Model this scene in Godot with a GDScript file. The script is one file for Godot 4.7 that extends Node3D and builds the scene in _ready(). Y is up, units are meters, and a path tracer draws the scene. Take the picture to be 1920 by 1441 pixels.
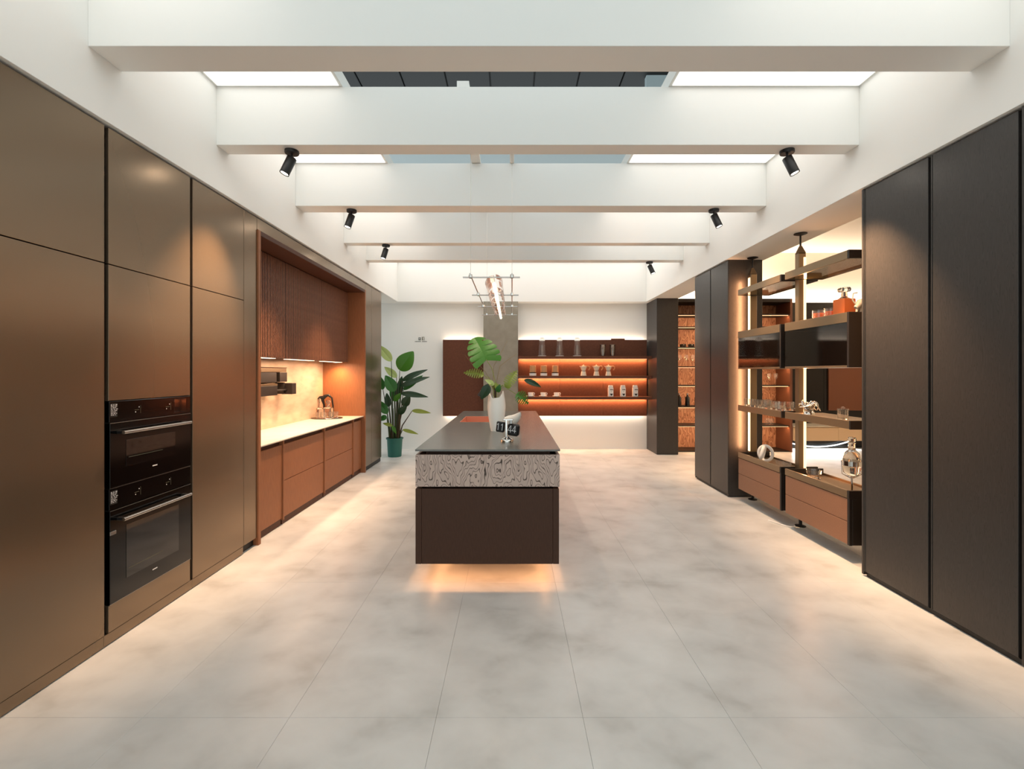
extends Node3D
# A kitchen showroom. Metres, y up. Room coordinates are (x, height, d) with d the way into the room, so z = -d.

var M := {}
var boxes := {}
var names := {}

# ------------------------------------------------------------------ helpers
func numbered(called: String) -> String:
	var n: int = names.get(called, 0)
	names[called] = n + 1
	return called if n == 0 else "%s_%03d" % [called, n]

func thing(called: String, label: String, category: String, x := 0.0, h := 0.0, d := 0.0, group := "") -> Node3D:
	var o := Node3D.new()
	o.name = numbered(called)
	add_child(o)
	o.position = Vector3(x, h, -d)
	tag(o, label, category, group)
	return o

func tag(o: Node, label: String, category: String, group := "") -> void:
	o.set_meta("label", label)
	o.set_meta("category", category)
	if group:
		o.set_meta("group", group)

func setting(called: String) -> Node3D:
	var o := Node3D.new()
	o.name = called
	add_child(o)
	o.set_meta("kind", "structure")
	return o

func copy(o: Node3D, x: float, h: float, d: float, turn := 0.0, label := "") -> Node3D:
	var c: Node3D = o.duplicate()
	c.name = numbered(String(o.name))
	add_child(c)
	c.position = Vector3(x, h, -d)
	c.rotation.y = turn
	if label:
		c.set_meta("label", label)
	return c

func put(p: Node, called: String, mesh: Mesh, m: Material, at := Vector3.ZERO, rot := Vector3.ZERO) -> MeshInstance3D:
	var o := MeshInstance3D.new()
	o.name = called
	o.mesh = mesh
	o.material_override = m
	p.add_child(o, true)
	o.position = at
	o.rotation = rot
	return o

func origin(p: Node) -> Vector3:
	var v := Vector3.ZERO
	while p != self and p != null:
		v += (p as Node3D).position
		p = p.get_parent()
	return v

# a bevelled box given by its extents in the room, added as a part of p
func bx(p: Node, called: String, m: Material, x0: float, x1: float, h0: float, h1: float, d0: float, d1: float, b := 0.0015) -> MeshInstance3D:
	var c := Vector3((x0 + x1) / 2, (h0 + h1) / 2, -(d0 + d1) / 2)
	return put(p, called, box(absf(x1 - x0), absf(h1 - h0), absf(d1 - d0), b), m, c - origin(p))

func box(w: float, h: float, l: float, b := 0.0015) -> ArrayMesh:
	b = minf(b, minf(w, minf(h, l)) * 0.3)
	var key := "%.4f %.4f %.4f %.4f" % [w, h, l, b]
	if boxes.has(key):
		return boxes[key]
	var st := SurfaceTool.new()
	st.begin(Mesh.PRIMITIVE_TRIANGLES)
	add_box(st, Vector3.ZERO, Vector3(w, h, l), b)
	boxes[key] = st.commit()
	return boxes[key]

func add_box(st: SurfaceTool, c: Vector3, size: Vector3, b := 0.0015) -> void:
	var s := size / 2
	var f := func(i: int, x: int, y: int, z: int) -> Vector3:
		var v := Vector3(x * (s.x - b), y * (s.y - b), z * (s.z - b))
		v[i] = [x * s.x, y * s.y, z * s.z][i]
		return c + v
	for i in 3:
		for k in [-1, 1]:
			var pts := []
			for q in [[-1, -1], [1, -1], [1, 1], [-1, 1]]:
				var v := [0, 0, 0]
				v[i] = k
				v[(i + 1) % 3] = q[0]
				v[(i + 2) % 3] = q[1]
				pts.append(f.call(i, v[0], v[1], v[2]))
			face(st, pts, c)
			for k2 in [-1, 1]:
				var j := (i + 1) % 3
				var e := []
				for q in [[i, -1], [i, 1], [j, 1], [j, -1]]:
					var v := [0, 0, 0]
					v[i] = k
					v[j] = k2
					v[3 - i - j] = q[1]
					e.append(f.call(q[0], v[0], v[1], v[2]))
				face(st, e, c)
	for x in [-1, 1]:
		for y in [-1, 1]:
			for z in [-1, 1]:
				face(st, [f.call(0, x, y, z), f.call(1, x, y, z), f.call(2, x, y, z)], c)

func face(st: SurfaceTool, pts: Array, c: Vector3) -> void:
	var n: Vector3 = (pts[1] - pts[0]).cross(pts[2] - pts[0]).normalized()
	if n.dot(pts[0] - c) < 0:
		pts = pts.duplicate()
		pts.reverse()
		n = -n
	for i in range(1, pts.size() - 1):
		for v in [pts[0], pts[i + 1], pts[i]]:
			st.set_normal(n)
			st.add_vertex(v)

func tri(st: SurfaceTool, a: Vector3, b: Vector3, c: Vector3, na: Vector3, nb: Vector3, nc: Vector3) -> void:
	var g := (b - a).cross(c - a)
	if g.length_squared() < 1e-16:
		return
	if g.dot(na + nb + nc) > 0:
		var t := b
		b = c
		c = t
		t = nb
		nb = nc
		nc = t
	for q in [[a, na], [b, nb], [c, nc]]:
		st.set_normal(q[1])
		st.add_vertex(q[0])

# turned shape: profile of Vector2(radius, height) from the bottom centre round the outside
func lathe(profile: Array, n := 24, squash := 1.0, facets := false) -> ArrayMesh:
	var st := SurfaceTool.new()
	st.begin(Mesh.PRIMITIVE_TRIANGLES)
	var seg := []
	for i in profile.size() - 1:
		var t: Vector2 = (profile[i + 1] - profile[i]).normalized()
		seg.append(Vector2(t.y, -t.x))
	for i in seg.size():
		var n0: Vector2 = seg[i]
		var n1: Vector2 = seg[i]
		if i > 0 and seg[i].dot(seg[i - 1]) > 0.7:
			n0 = (seg[i] + seg[i - 1]).normalized()
		if i < seg.size() - 1 and seg[i].dot(seg[i + 1]) > 0.7:
			n1 = (seg[i] + seg[i + 1]).normalized()
		for k in n:
			var a := TAU * k / n
			var b := TAU * (k + 1) / n
			var u := Vector3(cos(a), 0, sin(a) * squash)
			var w := Vector3(cos(b), 0, sin(b) * squash)
			var p: Vector2 = profile[i]
			var q: Vector2 = profile[i + 1]
			var p1 := u * p.x + Vector3.UP * p.y
			var p2 := w * p.x + Vector3.UP * p.y
			var q1 := u * q.x + Vector3.UP * q.y
			var q2 := w * q.x + Vector3.UP * q.y
			if facets:
				u = Vector3(cos((a + b) / 2), 0, sin((a + b) / 2))
				w = u
			var un0 := u * n0.x + Vector3.UP * n0.y
			var wn0 := w * n0.x + Vector3.UP * n0.y
			var un1 := u * n1.x + Vector3.UP * n1.y
			var wn1 := w * n1.x + Vector3.UP * n1.y
			tri(st, p1, p2, q1, un0, wn0, un1)
			tri(st, p2, q2, q1, wn0, wn1, un1)
	return st.commit()

# swept tube; r is one radius or a list, one for each point
func tube(path: Array, r, n := 10, closed := false) -> ArrayMesh:
	var st := SurfaceTool.new()
	st.begin(Mesh.PRIMITIVE_TRIANGLES)
	add_tube(st, path, r, n, closed)
	return st.commit()

func add_tube(st: SurfaceTool, path: Array, r, n := 10, closed := false) -> void:
	var m := path.size()
	var rings := []
	var norms := []
	var side := Vector3.ZERO
	for i in m:
		var t: Vector3
		if closed:
			t = path[(i + 1) % m] - path[(i - 1 + m) % m]
		else:
			t = path[mini(i + 1, m - 1)] - path[maxi(i - 1, 0)]
		t = t.normalized()
		if side == Vector3.ZERO:
			side = t.cross(Vector3.UP if absf(t.y) < 0.9 else Vector3.RIGHT).normalized()
		side = (side - t * side.dot(t)).normalized()
		var up := t.cross(side)
		var rad: float = r[i] if r is Array else r
		var ring := []
		var nn := []
		for k in n:
			var a := TAU * k / n
			var v := side * cos(a) + up * sin(a)
			nn.append(v)
			ring.append(path[i] + v * rad)
		rings.append(ring)
		norms.append(nn)
	for i in (m if closed else m - 1):
		var j := (i + 1) % m
		for k in n:
			var l := (k + 1) % n
			tri(st, rings[i][k], rings[i][l], rings[j][k], norms[i][k], norms[i][l], norms[j][k])
			tri(st, rings[i][l], rings[j][l], rings[j][k], norms[i][l], norms[j][l], norms[j][k])
	if not closed:
		face(st, rings[0].duplicate(), path[1])
		face(st, rings[m - 1].duplicate(), path[m - 2])

func rod(p: Node, called: String, m: Material, a: Vector3, b: Vector3, r: float, n := 8) -> MeshInstance3D:
	var o := origin(p)
	return put(p, called, tube([Vector3.ZERO, b - a], r, n), m, a - o)

# a leaf along +y with its face to +z; cuts > 0 slits it like a split-leaf plant
func leaf(length: float, width: float, droop: float, fold := 0.25, cuts := 0, heart := 0.0) -> ArrayMesh:
	var st := SurfaceTool.new()
	st.begin(Mesh.PRIMITIVE_TRIANGLES)
	var rows := 60 if cuts else 20
	var cols := 4
	var g := []
	for i in rows + 1:
		var t := float(i) / rows
		var w := width / 2 * pow(sin(PI * pow(clampf(t * 0.97 + 0.015, 0, 1), 0.75)), 0.8)
		if heart > 0:
			w = width / 2 * pow(clampf(1.0 - pow(absf(t - 0.32) / 0.68, 2.0), 0, 1), 0.55)
		if cuts:
			var ph := fmod(t * cuts, 1.0)
			if t > 0.12 and ph < (0.13 if heart > 0 else 0.42):
				w *= 0.5 if heart > 0 else 0.15
			w *= 0.9 + 0.1 * sin(ph * PI)
		var row := []
		for s in range(-cols, cols + 1):
			var u := float(s) / cols
			var back := heart * length * 0.22 * absf(u) * (1.0 - t)
			var rake := 0.18 * length * absf(u) * t if cuts else 0.0
			row.append(Vector3(u * w, t * length - back + rake * 0.4, -droop * t * t * length + fold * absf(u) * w * (1.0 - 0.4 * absf(u))))
		g.append(row)
	for i in rows:
		for s in cols * 2:
			var nn: Vector3 = (g[i][s + 1] - g[i][s]).cross(g[i + 1][s] - g[i][s]).normalized()
			if nn.z < 0:
				nn = -nn
			tri(st, g[i][s], g[i][s + 1], g[i + 1][s], nn, nn, nn)
			tri(st, g[i][s + 1], g[i + 1][s + 1], g[i + 1][s], nn, nn, nn)
	return st.commit()

func place_leaf(p: Node, called: String, mesh: Mesh, m: Material, base: Vector3, tip: Vector3, facing: Vector3) -> MeshInstance3D:
	var y := (tip - base).normalized()
	var x := y.cross(facing).normalized()
	var o := put(p, called, mesh, m)
	o.transform = Transform3D(Basis(x, y, x.cross(y)), base)
	return o

# ------------------------------------------------------------------ materials
func noise(seed_: int, freq: float, octaves := 3, ramp: Array = [], size := 512, warp := 0.0, kind := FastNoiseLite.TYPE_SIMPLEX_SMOOTH, gain := 0.5) -> NoiseTexture2D:
	var f := FastNoiseLite.new()
	f.seed = seed_
	f.noise_type = kind
	f.frequency = freq
	f.fractal_octaves = octaves
	f.fractal_gain = gain
	f.fractal_lacunarity = 2.0 if gain > 0.3 else 4.0
	f.fractal_type = FastNoiseLite.FRACTAL_FBM if octaves > 1 else FastNoiseLite.FRACTAL_NONE
	if warp > 0:
		f.domain_warp_enabled = true
		f.domain_warp_amplitude = warp
		f.domain_warp_frequency = freq * 1.2
		f.domain_warp_fractal_type = FastNoiseLite.DOMAIN_WARP_FRACTAL_NONE
	var t := NoiseTexture2D.new()
	t.width = size
	t.height = size
	t.seamless = true
	t.seamless_blend_skirt = 0.12
	t.noise = f
	if ramp:
		var g := Gradient.new()
		var offs := PackedFloat32Array()
		var cols := PackedColorArray()
		for r in ramp:
			offs.append(r[0])
			cols.append(r[1])
		g.offsets = offs
		g.colors = cols
		t.color_ramp = g
	return t

func mat(called: String, c: Color, rough: float, metal := 0.0, spec := 0.5) -> StandardMaterial3D:
	var m := StandardMaterial3D.new()
	m.resource_name = called
	m.albedo_color = c
	m.roughness = rough
	m.metallic = metal
	m.metallic_specular = spec
	M[called] = m
	return m

func wrapped(m: StandardMaterial3D, tex: Texture2D, scale: Vector3) -> void:
	m.albedo_texture = tex
	m.uv1_triplanar = true
	m.uv1_world_triplanar = true
	m.uv1_triplanar_sharpness = 8.0
	m.uv1_scale = scale

func glow(called: String, c: Color, e: float) -> StandardMaterial3D:
	var m := mat(called, Color(0.9, 0.9, 0.9), 0.6)
	m.emission_enabled = true
	m.emission = c
	m.emission_energy_multiplier = e
	return m

func two(a: float, b: float) -> Array:
	return [[0.0, Color(a, a, a)], [1.0, Color(b, b, b)]]

func contour(base: Color, line: Color, base2: Color, rings: int, w: float) -> Array:
	var r := [[0.0, base]]
	for k in range(1, rings):
		var c := float(k) / rings
		var b := base if k % 2 else base2
		var b2 := base2 if k % 2 else base
		r.append([c - w * 2.2, b])
		r.append([c - w * 0.3, line])
		r.append([c + w * 0.1, line])
		r.append([c + w * 0.7, b2])
	return r

func make_materials() -> void:
	mat("white", Color(0.93, 0.93, 0.915), 0.75, 0.0, 0.3)
	var m := mat("warm_white", Color(0.92, 0.90, 0.86), 0.7, 0.0, 0.3)
	m = mat("tile", Color(0.89, 0.89, 0.885), 0.40, 0.0, 0.5)
	wrapped(m, noise(4, 0.006, 5, [[0.0, Color(0.84, 0.835, 0.82)], [0.35, Color(0.93, 0.928, 0.92)], [0.6, Color(0.965, 0.963, 0.955)], [1.0, Color(1, 1, 0.995)]], 1024, 60.0), Vector3(0.34, 0.34, 0.42))
	m.roughness_texture = noise(9, 0.012, 4, two(0.75, 1.0), 512)
	mat("grout", Color(0.76, 0.755, 0.745), 0.9)
	m = mat("bronze", Color(0.52, 0.445, 0.365), 0.25, 0.7, 0.5)
	m = mat("copper_wood", Color(0.60, 0.39, 0.26), 0.5, 0.0, 0.4)
	wrapped(m, noise(31, 0.02, 4, two(0.91, 1.0), 512), Vector3(5.0, 0.7, 5.0))
	m = mat("slat_wood", Color(0.66, 0.45, 0.35), 0.5, 0.0, 0.4)
	wrapped(m, noise(33, 0.03, 3, two(0.75, 1.0), 512), Vector3(9.0, 1.0, 9.0))
	m = mat("niche_wood", Color(0.33, 0.19, 0.125), 0.55, 0.0, 0.4)
	wrapped(m, noise(34, 0.02, 3, two(0.85, 1.0), 512), Vector3(5.0, 0.7, 5.0))
	m = mat("brown_laminate", Color(0.315, 0.215, 0.165), 0.55, 0.0, 0.35)
	wrapped(m, noise(41, 0.04, 3, two(0.88, 1.0), 512), Vector3(6.0, 0.8, 6.0))
	m = mat("panel_brown", Color(0.41, 0.255, 0.19), 0.6, 0.0, 0.3)
	wrapped(m, noise(44, 0.02, 4, two(0.9, 1.0), 512), Vector3(2.0, 2.0, 2.0))
	m = mat("dark_wood", Color(0.25, 0.235, 0.225), 0.38, 0.0, 0.45)
	wrapped(m, noise(51, 0.006, 2, contour(Color(0.94, 0.94, 0.94), Color(0.80, 0.80, 0.80), Color(0.98, 0.98, 0.98), 12, 0.010), 1024, 40.0, FastNoiseLite.TYPE_SIMPLEX_SMOOTH, 0.25), Vector3(3.6, 0.24, 3.6))
	m = mat("figured_ash", Color(1, 1, 1), 0.55, 0.0, 0.35)
	wrapped(m, noise(66, 0.0046, 2, contour(Color(0.80, 0.715, 0.67), Color(0.29, 0.245, 0.22), Color(0.775, 0.69, 0.645), 8, 0.010), 1024, 45.0, FastNoiseLite.TYPE_SIMPLEX_SMOOTH, 0.16), Vector3(1.6, 0.72, 1.6))
	m = mat("figured_cedar", Color(1, 1, 1), 0.5, 0.0, 0.4)
	wrapped(m, noise(71, 0.0034, 2, contour(Color(0.80, 0.60, 0.47), Color(0.55, 0.37, 0.27), Color(0.73, 0.52, 0.40), 7, 0.018), 1024, 50.0, FastNoiseLite.TYPE_SIMPLEX_SMOOTH, 0.2), Vector3(1.7, 0.42, 1.7))
	m = mat("stone_top", Color(0.42, 0.415, 0.39), 0.25, 0.0, 0.7)
	wrapped(m, noise(81, 0.02, 4, two(0.85, 1.0), 512), Vector3(1.5, 1.5, 1.5))
	m = mat("grey_panel", Color(0.60, 0.575, 0.52), 0.5, 0.2, 0.4)
	wrapped(m, noise(84, 0.01, 4, two(0.92, 1.0), 512), Vector3(1.0, 1.0, 1.0))
	m = mat("counter_stone", Color(0.88, 0.85, 0.79), 0.35, 0.0, 0.5)
	wrapped(m, noise(91, 0.01, 4, two(0.93, 1.0), 512), Vector3(1.0, 1.0, 1.0))
	m = mat("splash_stone", Color(0.88, 0.78, 0.68), 0.45, 0.0, 0.4)
	wrapped(m, noise(92, 0.008, 4, [[0.0, Color(0.91, 0.88, 0.85)], [0.5, Color(0.97, 0.96, 0.94)], [1.0, Color(1, 1, 1)]], 512, 30.0), Vector3(0.8, 2.2, 0.8))
	mat("black", Color(0.03, 0.03, 0.032), 0.5)
	mat("black_metal", Color(0.045, 0.046, 0.05), 0.42, 0.0, 0.5)
	mat("dark_side", Color(0.115, 0.085, 0.065), 0.5)
	mat("oven_black", Color(0.012, 0.012, 0.013), 0.14, 0.0, 0.5)
	mat("oven_window", Color(0.05, 0.045, 0.045), 0.05, 0.0, 0.7)
	mat("steel", Color(0.62, 0.61, 0.60), 0.25, 1.0)
	mat("chrome", Color(0.86, 0.85, 0.83), 0.06, 1.0)
	mat("frame_bronze", Color(0.58, 0.495, 0.39), 0.36, 0.85)
	mat("copper", Color(0.86, 0.58, 0.47), 0.35, 0.35)
	m = mat("drawer_tan", Color(0.60, 0.435, 0.335), 0.5, 0.0, 0.4)
	wrapped(m, noise(95, 0.05, 3, two(0.93, 1.0), 512), Vector3(3.0, 3.0, 3.0))
	mat("ceramic", Color(0.94, 0.935, 0.91), 0.3)
	mat("cream", Color(0.88, 0.84, 0.76), 0.4)
	mat("light_wood", Color(0.74, 0.55, 0.37), 0.5)
	mat("white_glaze", Color(0.95, 0.94, 0.92), 0.2)
	m = mat("black_hall", Color(0.07, 0.075, 0.085), 0.6)
	mat("hall_white", Color(0.84, 0.88, 0.89), 0.8)
	mat("pale_blue", Color(0.70, 0.76, 0.78), 0.8)
	mat("print_black", Color(0.06, 0.06, 0.06), 0.6)
	mat("print_white", Color(0.85, 0.85, 0.85), 0.6)
	mat("print_olive", Color(0.34, 0.34, 0.26), 0.6)
	mat("pot_green", Color(0.16, 0.42, 0.38), 0.5)
	mat("soil", Color(0.10, 0.075, 0.05), 0.95)
	mat("orange_wax", Color(1.0, 0.50, 0.22), 0.35)
	mat("beige_front", Color(0.85, 0.74, 0.60), 0.45)
	mat("leather", Color(0.46, 0.28, 0.19), 0.5)
	mat("tv_black", Color(0.02, 0.02, 0.022), 0.15)
	for g in [["leaf_bright", Color(0.23, 0.45, 0.10)], ["leaf_green", Color(0.17, 0.40, 0.15)], ["leaf_deep", Color(0.10, 0.22, 0.12)], ["leaf_pale", Color(0.66, 0.74, 0.46)], ["leaf_olive", Color(0.50, 0.56, 0.22)]]:
		m = mat(g[0], g[1], 0.4, 0.0, 0.45)
		m.backlight_enabled = true
		m.backlight = Color(g[1].r * 0.5, g[1].g * 0.5, g[1].b * 0.4)
	mat("stem_green", Color(0.20, 0.27, 0.12), 0.5)
	mat("twig", Color(0.55, 0.47, 0.30), 0.7)
	mat("stem_brown", Color(0.28, 0.22, 0.13), 0.6)
	m = mat("glass", Color(0.97, 0.98, 0.98, 0.03), 0.03)
	m.transparency = BaseMaterial3D.TRANSPARENCY_ALPHA
	m = mat("smoked_glass", Color(0.07, 0.06, 0.05, 0.72), 0.05)
	m.transparency = BaseMaterial3D.TRANSPARENCY_ALPHA
	m = mat("olive_glass", Color(0.40, 0.35, 0.22, 0.45), 0.08)
	m.transparency = BaseMaterial3D.TRANSPARENCY_ALPHA
	m = mat("amber_glass", Color(0.80, 0.50, 0.28, 0.42), 0.06)
	m.transparency = BaseMaterial3D.TRANSPARENCY_ALPHA
	m = mat("crystal", Color(0.98, 0.97, 0.95, 0.03), 0.02)
	m.refraction_enabled = true
	m.refraction_scale = 0.05
	glow("panel_glow", Color(1.0, 0.995, 0.98), 0.9)
	glow("lens_glow", Color(1.0, 0.95, 0.88), 30.0)
	glow("led_warm", Color(1.0, 0.80, 0.58), 2.2)
	glow("led_neutral", Color(1.0, 0.92, 0.80), 2.0)
	glow("led_white", Color(0.95, 0.98, 1.0), 2.0)

# ------------------------------------------------------------------ lights
const WARM := Color(1.0, 0.71, 0.49)
const NEUTRAL := Color(1.0, 0.90, 0.80)

# an area light of w by l metres; side names the way it faces
func area(p: Node, at: Vector3, w: float, l: float, dir: Vector3, c: Color, watts: float) -> void:
	var a := AreaLight3D.new()
	a.name = "area_light"
	a.area_size = Vector2(w, l)
	a.light_color = c
	a.light_energy = watts / (PI * PI)
	a.shadow_enabled = true
	a.set("area_range", 20.0)
	a.set("area_attenuation", 2.0)
	p.add_child(a, true)
	var up := Vector3.FORWARD if absf(dir.y) > 0.9 else Vector3.UP
	a.transform = Transform3D(Basis.looking_at(dir, up), at - origin(p))

func spot(p: Node, at: Vector3, dir: Vector3, c: Color, e: float, angle: float) -> void:
	var s := SpotLight3D.new()
	s.name = "spot_light"
	s.light_color = c
	s.light_energy = e
	s.spot_angle = angle
	s.spot_angle_attenuation = 1.0
	s.spot_range = 20.0
	s.spot_attenuation = 2.0
	s.light_size = 0.025
	s.shadow_enabled = true
	p.add_child(s, true)
	s.transform = Transform3D(Basis.looking_at(dir, Vector3.FORWARD if absf(dir.normalized().y) > 0.99 else Vector3.UP), at - origin(p))

# ------------------------------------------------------------------ scene
func _ready() -> void:
	var cam := Camera3D.new()
	cam.name = "camera"
	cam.projection = Camera3D.PROJECTION_FRUSTUM
	cam.near = 0.05
	cam.far = 100.0
	cam.size = 0.05 * 1441.0 / 853.0
	cam.frustum_offset = Vector2(0, -0.05 * 22.5 / 853.0)
	add_child(cam)
	cam.position = Vector3(0, 1.41, 0)
	cam.current = true
	var we := WorldEnvironment.new()
	we.name = "environment"
	var e := Environment.new()
	e.background_mode = Environment.BG_COLOR
	e.background_color = Color(0.89, 0.93, 0.935)
	e.background_energy_multiplier = 1.55
	e.tonemap_mode = Environment.TONE_MAPPER_LINEAR
	e.tonemap_exposure = 1.0
	e.sdfgi_enabled = true
	e.ssao_enabled = true
	e.ssil_enabled = true
	we.environment = e
	add_child(we)
	make_materials()
	build_shell()
	build_tall_cabinets()
	build_ovens()
	build_niche()
	build_wardrobes()
	build_island()
	build_rear_wall()
	build_display()
	build_next_room()
	build_spotlights()
	build_pendant()
	build_island_things()
	build_plant()
	build_niche_things()
	build_shelf_things()
	build_display_things()

const BEAMS := [[1.06, 1.24], [2.21, 2.40], [3.17, 3.31], [4.33, 4.51], [5.57, 5.70], [6.42, 6.57]]

func build_shell() -> void:
	var fl := setting("floor")
	bx(fl, "screed", M.grout, -6.2, 8.3, -0.2, -0.0125, -4.2, 10.3, 0.0)
	for i in range(-9, 13):
		for k in range(-4, 6):
			put(fl, "tile", box(0.5992, 0.012, 1.1992, 0.0006), M.tile, Vector3(-0.01 + 0.6 * i, -0.006, -(2.46 + 1.2 * k)))
	var ce := setting("ceiling")
	bx(ce, "ceiling_board", M.white, -2.75, -1.18, 3.40, 3.50, -3.0, 8.6)
	bx(ce, "ceiling_board", M.white, 1.09, 2.86, 3.40, 3.50, -3.0, 8.6)
	bx(ce, "ceiling_board", M.white, -1.18, 1.09, 3.40, 3.50, -3.0, 1.24)
	bx(ce, "ceiling_board", M.white, -1.18, 1.09, 3.40, 3.50, 6.42, 8.6)
	bx(ce, "bulkhead", M.white, -2.75, -2.06, 2.685, 3.40, -3.0, 7.24)
	bx(ce, "bulkhead", M.white, -5.0, -2.06, 2.685, 3.40, 7.24, 8.6)
	bx(ce, "bulkhead", M.white, 2.42, 2.86, 2.685, 3.75, -3.0, 8.6)
	bx(ce, "bulkhead", M.white, -2.06, 2.42, 2.685, 3.40, 8.2, 8.6)
	for b in BEAMS:
		bx(ce, "beam", M.white, -2.06, 2.42, 2.995, 3.40, b[0], b[1])
	bx(ce, "cable_rail", M.white, -0.385, -0.30, 3.402, 3.445, 3.175, 6.5)
	bx(ce, "cable_rail", M.white, -0.02, 0.02, 3.402, 3.425, 3.24, 6.5)
	var from := 0.1
	for i in BEAMS.size() + 1:
		var to: float = BEAMS[i][0] - 0.02 if i < BEAMS.size() else 8.18
		for s in ([[-2.04, -1.2], [1.11, 2.40]] if i < BEAMS.size() else [[-2.04, -1.2], [1.11, 2.40], [-1.19, 1.10]]):  # third panel in the last bay is added, unseen, to whiten the fascia
			bx(ce, "light_panel", M.panel_glow, s[0], s[1], 3.394, 3.399, from, to)
			area(ce, Vector3((s[0] + s[1]) / 2, 3.39, -(from + to) / 2), s[1] - s[0], to - from, Vector3.DOWN, Color(0.98, 0.99, 0.98), 2.1 * (s[1] - s[0]) * (to - from))
		if i < BEAMS.size():
			from = BEAMS[i][1] + 0.02
	var w := setting("wall_left")
	bx(w, "wall_slab", M.white, -2.85, -2.75, 0.0, 3.5, -3.0, 7.24)
	w = setting("wall_back")
	bx(w, "wall_slab", M.white, -5.0, 2.86, 0.0, 2.70, 8.40, 8.60)
	bx(w, "skirting", M.white, -5.0, 2.47, 0.0, 0.012, 8.39, 8.40)
	w = setting("wall_right")
	bx(w, "wall_slab", M.white, 2.86, 2.92, 0.0, 3.75, -3.0, 3.10)
	w = setting("wall_next_room")
	bx(w, "wall_slab", M.warm_white, 2.86, 7.7, 0.0, 3.75, 8.60, 8.75)
	bx(w, "wall_slab", M.warm_white, 7.6, 7.7, 0.0, 3.75, 1.0, 8.6)
	bx(w, "wall_slab", M.warm_white, 2.92, 7.6, 0.0, 3.75, 0.9, 1.0)
	bx(w, "ceiling_slab", M.warm_white, 2.86, 7.7, 3.67, 3.80, 0.9, 8.75)
	var hall := setting("ceiling_hall")
	for i in range(-7, 8):
		for k in 4:
			bx(hall, "hall_panel", M.black_hall, i * 0.87 - 0.42, i * 0.87 + 0.425, 7.2, 7.25, 3.0 + 2.4 * k, 5.38 + 2.4 * k, 0.01)
	bx(hall, "hall_deck", M.black, -6.5, 6.9, 7.27, 7.3, 3.0, 12.6)
	w = setting("wall_hall")
	bx(w, "hall_wall", M.hall_white, -4.0, 4.6, 3.75, 6.2, 9.0, 9.1)
	bx(w, "hall_pier", M.pale_blue, 2.62, 3.6, 3.8, 7.2, 8.86, 8.98)

func build_tall_cabinets() -> void:
	var units := [
		[0.53, 1.125, "bronze tall cabinet two units before the built-in ovens, beside the open entrance"],
		[1.13, 1.725, "bronze tall cabinet one unit further from the ovens than their plain neighbour"],
		[1.73, 2.322, "bronze tall cabinet with plain doors directly before the built-in ovens"],
		[2.963, 3.526, "bronze tall cabinet with plain doors between the ovens and the lit niche"]]
	for u in units:
		var t := thing("tall_cabinet", u[2], "cabinet", -2.08, 0, (u[0] + u[1]) / 2, "bronze tall cabinets")
		bx(t, "carcass", M.black, -2.70, -2.103, 0.0, 2.68, u[0] + 0.002, u[1] - 0.002)
		bx(t, "lower_door", M.bronze, -2.10, -2.08, 0.066, 1.967, u[0], u[1])
		bx(t, "upper_door", M.bronze, -2.10, -2.08, 1.972, 2.672, u[0], u[1])
		bx(t, "plinth", M.bronze, -2.103, -2.084, 0.006, 0.062, u[0], u[1])
	var o := thing("oven_cabinet", "bronze tall cabinet that houses the two black ovens", "cabinet", -2.08, 0, 2.642)
	bx(o, "carcass", M.black, -2.70, -2.62, 0.0, 2.68, 2.325, 2.96)
	bx(o, "carcass_side", M.black, -2.62, -2.106, 0.0, 2.68, 2.326, 2.343)
	bx(o, "carcass_side", M.black, -2.62, -2.106, 0.0, 2.68, 2.942, 2.96)
	bx(o, "middle_door", M.bronze, -2.10, -2.08, 1.263, 1.967, 2.345, 2.940)
	bx(o, "upper_door", M.bronze, -2.10, -2.08, 1.972, 2.672, 2.345, 2.940)
	bx(o, "drawer", M.bronze, -2.10, -2.08, 0.066, 0.205, 2.345, 2.940)
	bx(o, "plinth", M.bronze, -2.103, -2.084, 0.006, 0.062, 2.323, 2.962)
	var f := thing("filler_panel", "narrow bronze filler panel next to the copper niche frame", "panel", -2.08, 0, 3.62)
	bx(f, "panel", M.bronze, -2.10, -2.08, 0.066, 2.672, 3.530, 3.708)
	bx(f, "plinth", M.black, -2.13, -2.11, 0.0, 0.064, 3.530, 3.708)
	var k := thing("tall_cabinet", "bronze tall cabinet with two narrow doors beside the potted plant", "cabinet", -2.08, 0, 6.84, "bronze tall cabinets")
	bx(k, "carcass", M.bronze, -2.70, -2.103, 0.0, 2.68, 6.445, 7.238)
	bx(k, "door", M.bronze, -2.10, -2.08, 0.066, 2.672, 6.446, 6.738)
	bx(k, "door", M.bronze, -2.10, -2.08, 0.066, 2.672, 6.744, 7.238)
	bx(k, "plinth", M.black, -2.103, -2.092, 0.004, 0.062, 6.446, 7.238)

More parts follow.
